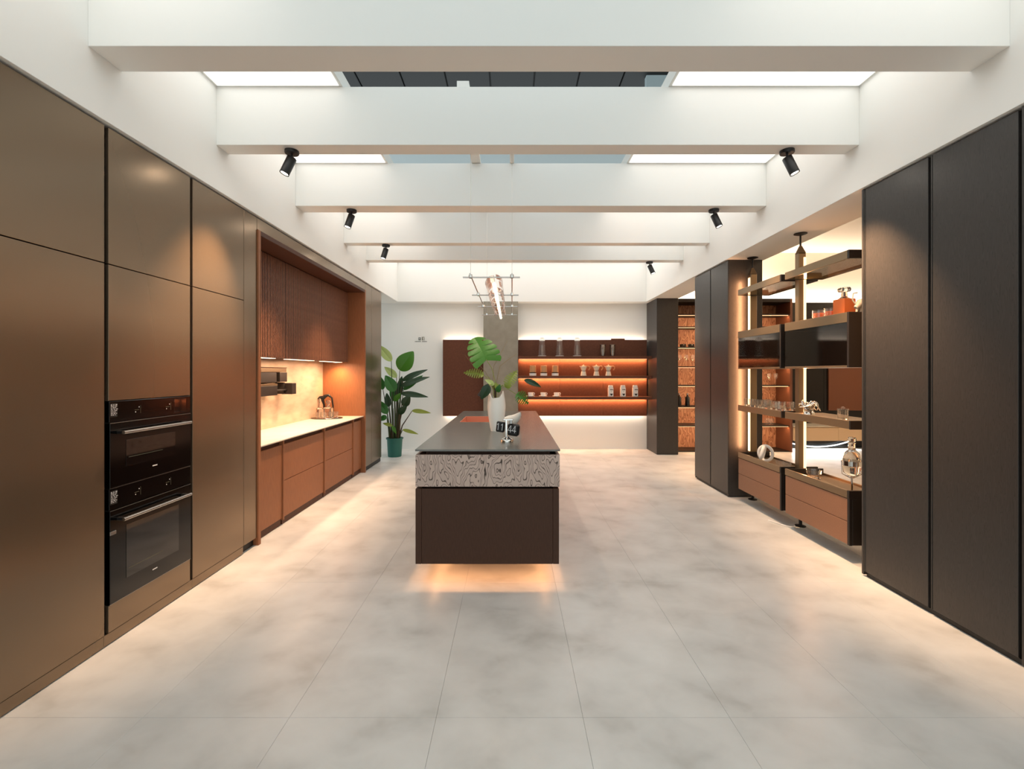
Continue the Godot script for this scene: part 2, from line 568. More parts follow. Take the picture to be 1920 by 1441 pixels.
func oven(label: String, h0: float, h1: float, clip: bool) -> void:
	var t := thing("oven", label, "oven", -2.08, h0, 2.642)
	var split := h1 - 0.113
	bx(t, "body", M.black, -2.61, -2.10, h0 + 0.004, h1 - 0.004, 2.350, 2.936)
	var cp := bx(t, "control_panel", M.oven_black, -2.10, -2.078, split + 0.003, h1 - 0.002, 2.347, 2.938)
	var door := bx(t, "door", M.oven_black, -2.10, -2.074, h0 + 0.003, split - 0.003, 2.347, 2.938)
	bx(t, "trim_strip", M.steel, -2.10, -2.073, split - 0.0025, split - 0.0005, 2.347, 2.938, 0.0003)
	bx(t, "trim_strip", M.steel, -2.10, -2.075, h0, h0 + 0.0025, 2.347, 2.938, 0.0003)
	var tall := h1 - h0 > 0.5
	bx(door, "window", M.oven_window, -2.0735, -2.0725, h0 + 0.10, split - 0.10, 2.445, 2.83 if tall else 2.80, 0.0002)
	bx(door, "rack_line", M.print_olive, -2.0725, -2.0722, h0 + 0.145, h0 + 0.148, 2.46, 2.70, 0.0001)
	bx(door, "maker_mark", M.print_white, -2.074, -2.0735, h0 + 0.062, h0 + 0.068, 2.625, 2.66, 0.0001)
	# handle bar on two stand-offs
	var hh := split - 0.052
	var bar := put(t, "handle", tube([Vector3(0, 0, 0.262), Vector3(0, 0, -0.238)], 0.0095, 12), M.steel, Vector3(0.047, hh - h0, 0))
	for dd in [0.245, -0.22]:
		put(bar, "stand_off", box(0.046, 0.016, 0.02, 0.003), M.black_metal, Vector3(-0.022, 0, dd))
	# energy label: a dark card with small light print, and the touch controls
	bx(cp, "label_card", M.black_metal, -2.078, -2.0772, split + 0.030, h1 - 0.012, 2.352, 2.395, 0.0002)
	var rng := RandomNumberGenerator.new()
	rng.seed = 5
	var st := SurfaceTool.new()
	st.begin(Mesh.PRIMITIVE_TRIANGLES)
	for r in 8:
		var dd := 2.356
		while dd < 2.388:
			var l := rng.randf_range(0.003, 0.011)
			add_box(st, Vector3(-2.0770, h1 - 0.020 - r * 0.0075, -(dd + l / 2)), Vector3(0.0003, 0.0032 if r else 0.005, l), 0.00005)
			dd += l + rng.randf_range(0.002, 0.008)
	put(cp, "label_print", st.commit(), M.print_white, -origin(cp))
	for g in [2.505, 2.73]:
		bx(cp, "touch_mark", M.print_olive, -2.078, -2.0776, split + 0.055, split + 0.057, g, g + 0.03, 0.0001)
		bx(cp, "touch_mark", M.print_olive, -2.078, -2.0776, split + 0.035, split + 0.08, g + 0.040, g + 0.0415, 0.0001)
		for q in [[0.004, 0.042], [0.028, 0.068]]:
			bx(cp, "touch_mark", M.print_white, -2.078, -2.0776, split + q[1], split + q[1] + 0.005, g + q[0], g + q[0] + 0.005, 0.0001)
	if clip:
		bx(t, "hinge_clip", M.steel, -2.074, -2.066, split - 0.125, split - 0.105, 2.34, 2.378, 0.002)
	else:
		bx(cp, "display", M.oven_window, -2.078, -2.0774, split + 0.015, h1 - 0.015, 2.80, 2.90, 0.0002)

func build_ovens() -> void:
	oven("large black glass oven with steel bar handle, lower of the two", 0.207, 0.806, true)
	oven("compact black glass oven with steel bar handle, upper of the two", 0.807, 1.261, false)

func build_niche() -> void:
	var s := thing("niche_surround", "copper brown wooden surround framing the lit worktop niche", "surround", -2.08, 0, 5.07)
	bx(s, "side_panel", M.copper_wood, -2.70, -2.068, 0.0, 2.575, 3.711, 3.748)
	bx(s, "side_panel", M.copper_wood, -2.70, -2.068, 0.0, 2.575, 6.403, 6.442)
	bx(s, "top_panel", M.niche_wood, -2.70, -2.068, 2.535, 2.574, 3.749, 6.402)
	bx(s, "fascia", M.bronze, -2.70, -2.08, 2.578, 2.672, 3.711, 6.442)
	var b := thing("backsplash", "pale travertine backsplash at the rear of the niche", "backsplash", -2.67, 0.8, 5.07)
	bx(b, "slab", M.splash_stone, -2.70, -2.66, 0.0, 2.53, 3.75, 6.40)
	var c := thing("worktop", "thin cream stone worktop running through the niche", "worktop", -2.38, 0.788, 5.07)
	bx(c, "slab", M.counter_stone, -2.659, -2.088, 0.788, 0.80, 3.752, 6.400)
	var units := [
		[3.755, 4.194, false, "copper brown base cabinet with one door beside the bronze filler panel"],
		[4.216, 5.120, true, "copper brown base cabinet with two drawers next to the first single door"],
		[5.141, 6.045, true, "copper brown base cabinet with two drawers below the crystal decanters"],
		[6.066, 6.398, false, "narrow copper brown base cabinet with one door at the niche end"]]
	for u in units:
		var t := thing("base_cabinet", u[3], "cabinet", -2.12, 0, (u[0] + u[1]) / 2, "niche base cabinets")
		bx(t, "carcass", M.niche_wood, -2.655, -2.145, 0.0, 0.786, u[0], u[1])
		if u[2]:
			bx(t, "drawer", M.copper_wood, -2.142, -2.12, 0.068, 0.402, u[0] + 0.002, u[1] - 0.002)
			bx(t, "drawer", M.copper_wood, -2.142, -2.12, 0.407, 0.742, u[0] + 0.002, u[1] - 0.002)
		else:
			bx(t, "door", M.copper_wood, -2.142, -2.12, 0.068, 0.742, u[0] + 0.002, u[1] - 0.002)
		bx(t, "plinth", M.niche_wood, -2.143, -2.132, 0.002, 0.062, u[0], u[1])
		if u[1] < 6.3:
			bx(t, "grip_post", M.copper_wood, -2.16, -2.108, 0.05, 0.786, u[1] + 0.0005, u[1] + 0.0205)
	# upper cabinets behind vertical slats
	var slat := box(0.004, 0.972, 0.0140, 0.0012)
	var notes := ["slatted brown wall cabinet above the wall rail and its dark boxes", "slatted brown wall cabinet between its two slatted neighbours above the worktop", "slatted brown wall cabinet over the crystal decanters at the niche end"]
	for i in 3:
		var d0 := 3.756 + i * 0.882
		var d1 := d0 + 0.878
		var t := thing("wall_cabinet", notes[i], "cabinet", -2.29, 1.55, (d0 + d1) / 2, "slatted wall cabinets")
		bx(t, "carcass", M.niche_wood, -2.655, -2.318, 1.552, 2.533, d0, d1)
		bx(t, "backing", M.black, -2.317, -2.311, 1.552, 2.53, d0, d1)  # black stands in for the shade between deep slats
		for k in 31:
			put(t, "slat", slat, M.slat_wood, Vector3(-0.0188, 0.490, 0.439 - 0.0142 - k * 0.0283))
		var s0: float = d0 + 0.14
		var s1: float = s0 + 0.60
		bx(t, "light_strip", M.led_neutral, -2.40, -2.335, 1.5465, 1.5515, s0, s1, 0.0005)
		area(t, Vector3(-2.37, 1.543, -(s0 + s1) / 2), 0.06, s1 - s0, Vector3.DOWN, Color(1.0, 0.82, 0.67), 9.0)
	var dl := thing("downlight", "tiny round downlight under the slatted cabinet at the niche end", "downlight", -2.42, 1.55, 6.24)
	put(dl, "ring", lathe([Vector2(0.028, -0.006), Vector2(0.034, -0.006), Vector2(0.034, 0.001), Vector2(0.028, 0.001)]), M.steel)
	put(dl, "light_lens", lathe([Vector2(0, -0.003), Vector2(0.027, -0.003), Vector2(0.027, 0.001)]), M.lens_glow)
	spot(dl, Vector3(-2.42, 1.543, -6.24), Vector3(0.0, -1, -0.35), Color(1.0, 0.72, 0.42), 0.7, 60)

func wardrobe(label: String, doors: Array, d0: float, d1: float, x1: float) -> void:
	var t := thing("wardrobe", label, "wardrobe", 2.44, 0, (d0 + d1) / 2, "dark wood wardrobes")
	bx(t, "carcass", M.black, 2.475, x1, 0.0, 2.68, d0 + 0.004, d1 - 0.02)
	bx(t, "end_panel", M.dark_wood, 2.436, x1, 0.012, 2.68, d1 - 0.018, d1)
	for q in doors:
		bx(t, "door", M.dark_wood, 2.44, 2.465, 0.035, 2.672, q[0], q[1])
		bx(t, "door_edge", M.dark_wood, 2.437, 2.455, 0.035, 2.672, q[1] + 0.0005, q[1] + 0.008)
	bx(t, "plinth", M.black, 2.455, 2.475, 0.0, 0.03, d0, d1 - 0.02)

func build_wardrobes() -> void:
	wardrobe("tall dark wood wardrobe with two doors beside the open display shelving", [[2.193, 2.640], [2.668, 3.140]], 2.187, 3.17, 2.855)
	wardrobe("tall dark wood wardrobe one unit before the display shelving, towards the entrance", [[1.19, 1.65], [1.68, 2.14]], 1.18, 2.175, 2.855)
	var t := thing("wardrobe", "dark wood cabinet block with two narrow doors behind the display shelving", "wardrobe", 2.44, 0, 5.6, "dark wood wardrobes")
	bx(t, "carcass", M.black, 2.475, 2.82, 0.0, 2.68, 5.165, 6.055)
	bx(t, "end_panel", M.dark_wood, 2.446, 2.83, 0.012, 2.683, 5.14, 5.163, 0.004)
	bx(t, "end_panel", M.dark_wood, 2.446, 2.83, 0.012, 2.68, 6.058, 6.075)
	bx(t, "door", M.dark_wood, 2.44, 2.47, 0.035, 2.672, 5.142, 5.583)
	bx(t, "door", M.dark_wood, 2.44, 2.465, 0.035, 2.672, 5.603, 6.07)
	bx(t, "plinth", M.black, 2.455, 2.475, 0.0, 0.03, 5.17, 6.05)
	var c := setting("column")
	bx(c, "cladding", M.dark_wood, 2.485, 2.855, 0.0, 2.684, 7.81, 8.395, 0.004)

func build_island() -> void:
	var t := thing("kitchen_island", "floating kitchen island with dark brown base and figured wood band", "kitchen island", -0.161, 0, 4.53)
	var x0 := -0.641
	var x1 := 0.317
	bx(t, "front_panel", M.brown_laminate, x0 + 0.041, x1 - 0.046, 0.139, 0.638, 3.021, 3.04)
	bx(t, "side_panel", M.brown_laminate, x0, x0 + 0.04, 0.139, 0.638, 3.02, 6.03)
	bx(t, "side_panel", M.brown_laminate, x1 - 0.045, x1 - 0.005, 0.139, 0.638, 3.02, 6.03)
	bx(t, "rear_panel", M.brown_laminate, x0 + 0.041, x1 - 0.046, 0.139, 0.638, 6.01, 6.03)
	bx(t, "carcass", M.brown_laminate, x0 + 0.041, x1 - 0.046, 0.21, 0.627, 3.041, 6.009)
	bx(t, "recess_rail", M.brown_laminate, x0 + 0.06, x1 - 0.06, 0.628, 0.660, 3.09, 5.96)
	bx(t, "drawer_band", M.figured_ash, x0, x1, 0.652, 0.864, 3.02, 3.04)
	bx(t, "drawer_band", M.figured_ash, x0, x1, 0.652, 0.864, 6.01, 6.03)
	for k in 3:
		for x in [x0, x1 - 0.02]:
			bx(t, "drawer_band", M.figured_ash, x, x + 0.02, 0.652, 0.864, 3.041 + k * 0.99, 4.028 + k * 0.99)
	for x in [x0 + 0.06, x1 - 0.08]:
		bx(t, "recess_rail", M.brown_laminate, x, x + 0.02, 0.661, 0.8875, 3.08, 5.97)
	for d in [3.08, 5.95]:
		bx(t, "recess_rail", M.brown_laminate, x0 + 0.081, x1 - 0.081, 0.661, 0.8875, d, d + 0.02)
	bx(t, "plinth", M.brown_laminate, x0 + 0.28, x1 - 0.28, 0.0, 0.208, 3.35, 5.7)
	bx(t, "light_strip", M.led_warm, x0 + 0.06, x1 - 0.065, 0.206, 0.209, 3.085, 3.10, 0.0005)
	area(t, Vector3((x0 + x1) / 2, 0.203, -3.0925), x1 - x0 - 0.125, 0.015, Vector3.DOWN, Color(1.0, 0.70, 0.46), 1.5)
	for x in [x0 + 0.075, x1 - 0.085]:
		bx(t, "light_strip", M.led_warm, x, x + 0.012, 0.206, 0.209, 3.13, 5.95, 0.0005)
		area(t, Vector3(x + 0.006, 0.203, -4.54), 0.012, 2.82, Vector3.DOWN, Color(1.0, 0.70, 0.46), 2.6)
	var w := thing("island_worktop", "thin dark grey stone worktop on the kitchen island", "worktop", -0.161, 0.888, 4.53)
	var st := SurfaceTool.new()
	st.begin(Mesh.PRIMITIVE_TRIANGLES)
	var sx := [-0.54, -0.085]
	var sd := [4.68, 5.30]
	for q in [[x0 - 0.001, x1 + 0.002, 3.015, sd[0]], [x0 - 0.001, x1 + 0.002, sd[1], 6.035], [x0 - 0.001, sx[0], sd[0], sd[1]], [sx[1], x1 + 0.002, sd[0], sd[1]]]:
		add_box(st, Vector3((q[0] + q[1]) / 2, 0.8940, -(q[2] + q[3]) / 2), Vector3(q[1] - q[0], 0.012, q[3] - q[2]), 0.0)
	put(w, "slab", st.commit(), M.stone_top, -origin(w))
	var s := thing("sink", "rectangular copper sink let into the island worktop", "sink", -0.3125, 0.70, 4.99)
	bx(s, "bottom", M.copper, sx[0] + 0.004, sx[1] - 0.004, 0.70, 0.704, sd[0] + 0.004, sd[1] - 0.004)
	for q in [[sx[0] + 0.001, sx[0] + 0.008, sd[0] + 0.001, sd[1] - 0.001], [sx[1] - 0.008, sx[1] - 0.001, sd[0] + 0.001, sd[1] - 0.001], [sx[0] + 0.008, sx[1] - 0.008, sd[0] + 0.001, sd[0] + 0.008], [sx[0] + 0.008, sx[1] - 0.008, sd[1] - 0.008, sd[1] - 0.001]]:
		bx(s, "basin_wall", M.copper, q[0], q[1], 0.7045, 0.9005, q[2], q[3])
	put(s, "drain", lathe([Vector2(0, 0.0), Vector2(0.035, 0.0), Vector2(0.035, 0.004), Vector2(0, 0.004)]), M.steel, Vector3(0, 0.0045, 0))
	var f := thing("faucet", "dark bronze mixer tap standing behind the copper sink", "faucet", -0.20, 0.90, 5.42)
	put(f, "base", lathe([Vector2(0, 0), Vector2(0.028, 0), Vector2(0.028, 0.012), Vector2(0.016, 0.018), Vector2(0, 0.018)]), M.dark_side)
	var path := [Vector3(0, 0.01, 0), Vector3(0, 0.30, 0), Vector3(-0.01, 0.345, 0.015), Vector3(-0.035, 0.37, 0.05), Vector3(-0.07, 0.375, 0.10), Vector3(-0.10, 0.36, 0.14)]
	put(f, "neck", tube(path, 0.012, 12), M.dark_side)
	put(f, "spray_head", tube([Vector3(-0.10, 0.36, 0.14), Vector3(-0.135, 0.315, 0.16), Vector3(-0.18, 0.24, 0.18)], [0.013, 0.017, 0.023], 12), M.dark_side)
	put(f, "lever", tube([Vector3(0.01, 0.08, 0), Vector3(0.07, 0.10, 0)], 0.006), M.dark_side)

func build_rear_wall() -> void:
	var p := thing("wall_panel", "plain dark brown panel hung on the white rear wall", "wall panel", -0.89, 0.615, 8.32)
	bx(p, "board", M.panel_brown, -1.262, -0.515, 0.615, 2.008, 8.30, 8.33)
	bx(p, "batten", M.black, -1.20, -0.56, 0.80, 1.80, 8.331, 8.399)
	for q in [[1.965, 1.0], [0.658, -1.0]]:
		bx(p, "light_strip", M.led_neutral, -1.23, -0.54, q[0] - 0.004, q[0] + 0.004, 8.345, 8.36, 0.0005)
		area(p, Vector3(-0.885, q[0] + 0.008 * q[1], -8.3525), 0.69, 0.014, Vector3(0, q[1], 0), NEUTRAL, 1.4)
	var g := thing("pier_panel", "tall grey pier panel standing between the two brown wall panels", "panel", -0.2, 0, 8.3)
	bx(g, "board", M.grey_panel, -0.512, 0.108, 0.0, 2.683, 8.15, 8.198)
	var s := thing("wall_shelving", "brown wall shelving with three shelves and glowing orange back", "shelving", 1.29, 0.615, 8.3)
	for q in [[0.112, 0.872], [0.874, 1.660], [1.662, 2.46]]:
		bx(s, "back_panel", M.panel_brown, q[0], q[1], 0.618, 2.006, 8.30, 8.33)
	bx(s, "batten", M.black, 0.2, 2.36, 0.80, 1.80, 8.331, 8.399)
	for q in [[1.965, 1.0], [0.658, -1.0]]:
		bx(s, "light_strip", M.led_neutral, 0.14, 2.44, q[0] - 0.004, q[0] + 0.004, 8.345, 8.36, 0.0005)
		area(s, Vector3(1.29, q[0] + 0.008 * q[1], -8.3525), 2.3, 0.014, Vector3(0, q[1], 0), NEUTRAL, 4.5)
	for h in [1.656, 1.306, 0.932]:
		bx(s, "shelf", M.panel_brown, 0.112, 2.48, h, h + 0.046, 8.06, 8.299)
		bx(s, "light_strip", M.led_warm, 0.13, 2.45, h - 0.004, h - 0.0005, 8.258, 8.270, 0.0005)
		area(s, Vector3(1.29, h - 0.007, -8.264), 2.32, 0.012, Vector3(0, -1, -0.3), WARM, 19.0)
	bx(s, "cap_strip", M.panel_brown, 1.81, 2.06, 2.0065, 2.03, 8.30, 8.33)
	# the small sign on the white wall
	var l := thing("wall_sign", "small dark raised sign with two characters and a lettered line", "sign", -1.68, 1.98, 8.398)
	var cs := 0.052
	for k in [0, 1]:
		var ox: float = -0.045 + k * 0.062
		var m: Material = M.print_black if k == 0 else M.print_olive
		var bars := [[0, 0, 0.008, cs], [0.032, 0, 0.008, cs], [0, cs - 0.008, 0.04, 0.008], [0, 0.018, 0.04, 0.008], [0, 0, 0.04, 0.008]] if k == 0 else [[0, 0, 0.012, cs], [0.036, -0.004, 0.008, cs], [0, cs, 0.046, 0.008], [0.012, 0.02, 0.01, 0.008], [0.012, 0.0, 0.012, 0.008]]
		for r in bars:
			put(l, "stroke", box(r[2], r[3], 0.004, 0.0005), m, Vector3(ox + r[0] + r[2] / 2, 0.025 + r[1] + r[3] / 2, 0))
	for k in 12:
		if k == 6:
			continue
		put(l, "letter", box(0.011, 0.014, 0.003, 0.0005), M.print_black, Vector3(-0.105 + k * 0.0188, 0.002, 0))

# ------------------------------------------------------------------ display shelving in the opening
func build_display() -> void:
	var t := thing("display_shelving", "bronze display shelving with lit posts, glass boxes and tan drawers", "shelving", 2.66, 0, 4.18)
	for q in [[4.205, 5.005], [3.355, 4.145]]:
		var d0: float = q[0]
		var d1: float = q[1]
		# drawer cabinet with a shallow tray on top
		var c := bx(t, "drawer_cabinet", M.dark_side, 2.512, 2.83, 0.133, 0.478, d0, d1)
		bx(c, "drawer", M.drawer_tan, 2.49, 2.511, 0.135, 0.302, d0 + 0.024, d1 - 0.002)
		bx(c, "drawer", M.drawer_tan, 2.49, 2.511, 0.306, 0.473, d0 + 0.024, d1 - 0.002)
		bx(c, "side_board", M.dark_side, 2.488, 2.511, 0.131, 0.478, d0, d0 + 0.022)
		bx(c, "tray_rim", M.frame_bronze, 2.486, 2.50, 0.479, 0.537, d0 + 0.022, d1)
		bx(c, "tray_rim", M.dark_side, 2.486, 2.83, 0.479, 0.537, d0, d0 + 0.02)
		bx(c, "tray_rim", M.dark_side, 2.50, 2.83, 0.479, 0.537, d1 - 0.012, d1)
		bx(c, "tray_rim", M.frame_bronze, 2.818, 2.83, 0.479, 0.50, d0 + 0.021, d1 - 0.013)
		bx(c, "tray_floor", M.frame_bronze, 2.501, 2.817, 0.479, 0.484, d0 + 0.021, d1 - 0.013)
		# middle shelf
		var s := bx(t, "shelf", M.frame_bronze, 2.501, 2.83, 1.020, 1.044, d0 + 0.003, d1)
		bx(s, "edge_band", M.frame_bronze, 2.486, 2.50, 0.992, 1.054, d0 + 0.003, d1)
		bx(s, "edge_band", M.dark_side, 2.486, 2.83, 0.990, 1.055, d0 - 0.012, d0 + 0.002)
		# glass-fronted box
		var g := bx(t, "glass_box", M.dark_side, 2.50, 2.83, 1.785, 1.855, d0 + 0.022, d1)
		bx(g, "edge_band", M.frame_bronze, 2.484, 2.499, 1.784, 1.858, d0 + 0.0205, d1)
		bx(g, "side_board", M.dark_side, 2.484, 2.83, 1.448, 1.858, d0, d0 + 0.02)
		bx(g, "side_board", M.dark_side, 2.50, 2.83, 1.463, 1.784, d1 - 0.012, d1)
		bx(g, "base_board", M.frame_bronze, 2.486, 2.83, 1.448, 1.462, d0 + 0.021, d1)
		bx(g, "glass_front", M.smoked_glass, 2.488, 2.493, 1.4625, 1.783, d0 + 0.021, d1, 0.0)
		bx(g, "glass_back", M.smoked_glass, 2.822, 2.827, 1.4625, 1.784, d0 + 0.021, d1 - 0.013, 0.0)
		# top shelf of smoked glass in a metal frame
		var f := bx(t, "top_shelf", M.frame_bronze, 2.486, 2.50, 2.254, 2.317, d0 + 0.02, d1)
		bx(f, "edge_band", M.dark_side, 2.486, 2.83, 2.254, 2.317, d0, d0 + 0.019)
		bx(f, "edge_band", M.dark_side, 2.818, 2.83, 2.254, 2.285, d0 + 0.02, d1)
		bx(f, "edge_band", M.dark_side, 2.501, 2.817, 2.254, 2.317, d1 - 0.012, d1)
		bx(f, "glass_plate", M.olive_glass, 2.501, 2.817, 2.258, 2.266, d0 + 0.02, d1 - 0.013, 0.0)
	for q in [[2.672, 5.05, -1.0], [2.648, 4.175, 1.0], [2.648, 3.31, 1.0]]:
		var x: float = q[0]
		var d: float = q[1]
		var p := bx(t, "post", M.frame_bronze, x - 0.035, x + 0.035, 0.10, 2.50, d - 0.028, d + 0.03, 0.006)
		put(p, "post_tip", lathe([Vector2(0.045, 0), Vector2(0.012, 0.07), Vector2(0, 0.07)], 4), M.frame_bronze, Vector3(0, 1.2, 0), Vector3(0, PI / 4, 0))
		put(p, "pin", tube([Vector3(0, 1.26, 0), Vector3(0, 1.375, 0)], 0.008), M.black_metal)
		put(p, "ceiling_mount", lathe([Vector2(0, 0), Vector2(0.02, 0), Vector2(0.055, 0.012), Vector2(0.055, 0.016), Vector2(0, 0.016)]), M.black_metal, Vector3(0, 1.367, 0))
		put(p, "foot", lathe([Vector2(0, -1.299), Vector2(0.045, -1.299), Vector2(0.045, -1.292), Vector2(0.014, -1.285), Vector2(0.014, -1.25), Vector2(0.03, -1.20), Vector2(0, -1.20)]), M.black_metal)
		var lx: float = x + 0.02 * q[2]
		if q[2] > 0:
			bx(p, "light_strip", M.led_warm, lx - 0.011, lx + 0.011, 0.54, 2.46, d - 0.034, d - 0.0285, 0.001)
			area(p, Vector3(lx, 1.50, -(d - 0.036)), 0.022, 1.9, Vector3(0, 0, 1), WARM, 9.0)
		else:
			bx(p, "light_strip", M.led_warm, x - 0.042, x - 0.0355, 0.54, 2.46, d - 0.018, d + 0.018, 0.001)
			area(p, Vector3(x - 0.045, 1.50, -d), 0.03, 1.9, Vector3(-0.6, 0, -1), WARM, 20.0)
	var cable := [Vector3(2.585, 0.007, -4.16), Vector3(2.56, 0.006, -4.12), Vector3(2.51, 0.006, -4.16), Vector3(2.46, 0.006, -4.27), Vector3(2.44, 0.006, -4.33)]
	var w := thing("cable", "short white cable lying by the foot of a lit post", "cable", 2.55, 0, 4.2)
	put(w, "cord", tube(cable, 0.006, 8), M.white_glaze, -origin(w))

func build_next_room() -> void:
	# lit wall display with figured wood inside
	var t := thing("display_cabinet", "tall lit display cabinet with swirling cedar back and thin shelves", "cabinet", 3.9, 0, 8.3)
	bx(t, "back_board", M.figured_cedar, 2.90, 4.93, 0.0, 2.72, 8.50, 8.52)
	bx(t, "side_board", M.leather, 4.93, 4.97, 0.0, 2.72, 8.06, 8.52)
	bx(t, "side_board", M.leather, 2.862, 2.898, 0.0, 2.72, 8.06, 8.52)
	bx(t, "top_board", M.dark_side, 2.90, 4.93, 2.66, 2.72, 8.06, 8.50)
	for h in [2.43, 2.21, 1.845, 1.50, 1.165, 0.787, 0.45, 0.0]:
		bx(t, "shelf", M.dark_side, 2.90, 4.93, h, h + 0.018, 8.08, 8.499)
		if h > 0.4:
			bx(t, "light_strip", M.led_warm, 2.91, 4.92, h - 0.007, h - 0.001, 8.10, 8.112, 0.0005)
			area(t, Vector3(3.915, h - 0.009, -8.106), 2.0, 0.012, Vector3(0, -1, -0.5), Color(1.0, 0.80, 0.62), 8.0)
	bx(t, "light_strip", M.led_neutral, 2.92, 4.95, 2.722, 2.73, 8.40, 8.415, 0.0005)
	area(t, Vector3(3.93, 2.735, -8.407), 2.0, 0.015, Vector3(0, 1, -0.15), Color(1.0, 0.90, 0.79), 34.0)
	# dark wall with floating console
	var k := thing("wall_cladding", "black panelling along the far wall of the next room", "panelling", 6.3, 0, 8.55)
	for i in 3:
		bx(k, "panel", M.dark_side if i == 9 else M.tv_black, 4.98 + i * 0.87, 5.848 + i * 0.87, 0.0, 2.72, 8.53, 8.595)
	bx(k, "light_strip", M.led_neutral, 4.98, 7.58, 2.722, 2.73, 8.545, 8.56, 0.0005)
	area(k, Vector3(6.28, 2.735, -8.552), 2.6, 0.015, Vector3(0, 1, 0), Color(1.0, 0.91, 0.82), 28.0)
	var c := thing("console", "floating beige console cabinet below the black panelling", "console", 6.2, 0.19, 8.3)
	bx(c, "carcass", M.beige_front, 4.98, 7.4, 0.20, 0.445, 8.07, 8.525)
	for i in 3:
		bx(c, "front", M.beige_front, 4.98 + i * 0.80, 5.778 + i * 0.80, 0.20, 0.43, 8.05, 8.069)
	bx(c, "top_board", M.counter_stone, 4.98, 7.4, 0.446, 0.462, 8.045, 8.525)
	var h := thing("wall_hanging", "plain orange brown leather panel on the black panelling", "panel", 6.2, 0.7, 8.51)
	bx(h, "board", M.leather, 5.92, 6.75, 0.70, 1.50, 8.50, 8.529)
	var a := thing("light_line", "curved white light line under the beige console", "light line", 5.7, 0.0, 8.4)
	var path := []
	for i in 25:
		var u := i / 24.0
		path.append(Vector3(5.0 + 1.35 * u, 0.03 + 0.13 * pow(2 * u - 1, 2), -8.46))
	put(a, "light_tube", tube(path, 0.012, 8), M.led_white, -origin(a))
	area(a, Vector3(5.7, 0.10, -8.40), 1.3, 0.03, Vector3(0, -0.6, 1), Color(0.95, 0.98, 1.0), 7.0)
	# downlights added out of view to light that room
	for q in [[4.6, 2.6], [6.4, 2.6], [7.0, 4.4], [7.0, 6.4]]:
		var l := thing("added_downlight", "added round warm downlight out of view in the next room", "downlight", q[0], 3.66, q[1], "added downlights of the next room")
		put(l, "ring", lathe([Vector2(0.09, -0.004), Vector2(0.10, -0.004), Vector2(0.10, 0.009), Vector2(0.09, 0.009)]), M.white)
		put(l, "light_lens", lathe([Vector2(0, 0.0), Vector2(0.089, 0.0), Vector2(0.089, 0.009)]), M.lens_glow)
		area(l, Vector3(q[0], 3.652, -q[1]), 0.16, 0.16, Vector3.DOWN, Color(1.0, 0.84, 0.68), 18.0)

func build_spotlights() -> void:
	var body := lathe([Vector2(0.026, -0.128), Vector2(0.033, -0.13), Vector2(0.033, 0.0), Vector2(0.030, 0.003), Vector2(0, 0.003)], 24)
	var lens := lathe([Vector2(0, -0.122), Vector2(0.028, -0.122), Vector2(0.028, -0.118), Vector2(0, -0.118)], 20)
	var rose := lathe([Vector2(0, -0.022), Vector2(0.045, -0.022), Vector2(0.048, -0.018), Vector2(0.048, 0.0), Vector2(0, 0.0)], 28)
	var list := [
		[-1.575, 3.255, -0.36, 8.0, "on the ceiling beam close to the ovens"], [-1.565, 4.44, -0.27, 6.0, "on the ceiling beam above the niche's near end"], [-1.565, 5.65, -0.25, 6.5, "on the ceiling beam above the decanters"],
		[1.965, 3.25, 0.35, 10.0, "on the ceiling beam beside the big wardrobe"], [1.965, 4.43, 0.36, 7.5, "on the ceiling beam beside the display shelving"], [1.97, 6.52, 0.38, 7.5, "on the last ceiling beam, by the dark column"]]
	for q in list:
		var t := thing("spotlight", "black cylinder spotlight " + q[4], "spotlight", q[0], 2.994, q[1], "ceiling spotlights")
		put(t, "rose", rose, M.black_metal)
		put(t, "stem", tube([Vector3(0, -0.02, 0), Vector3(0, -0.058, 0)], 0.007), M.black_metal)
		var tilt: float = q[2]
		var dir := Vector3(sin(tilt), -cos(tilt), 0.16).normalized()
		var b := put(t, "cylinder", body, M.black_metal)
		var y := -dir
		var x := y.cross(Vector3(0, 0, 1)).normalized()
		b.transform = Transform3D(Basis(x, y, x.cross(y)), Vector3(0, -0.052, 0))
		put(b, "light_lens", lens, M.lens_glow)
		spot(t, Vector3(q[0], 2.942, -q[1]) + dir * 0.132, dir, Color(1.0, 0.80, 0.61), q[3], 29)

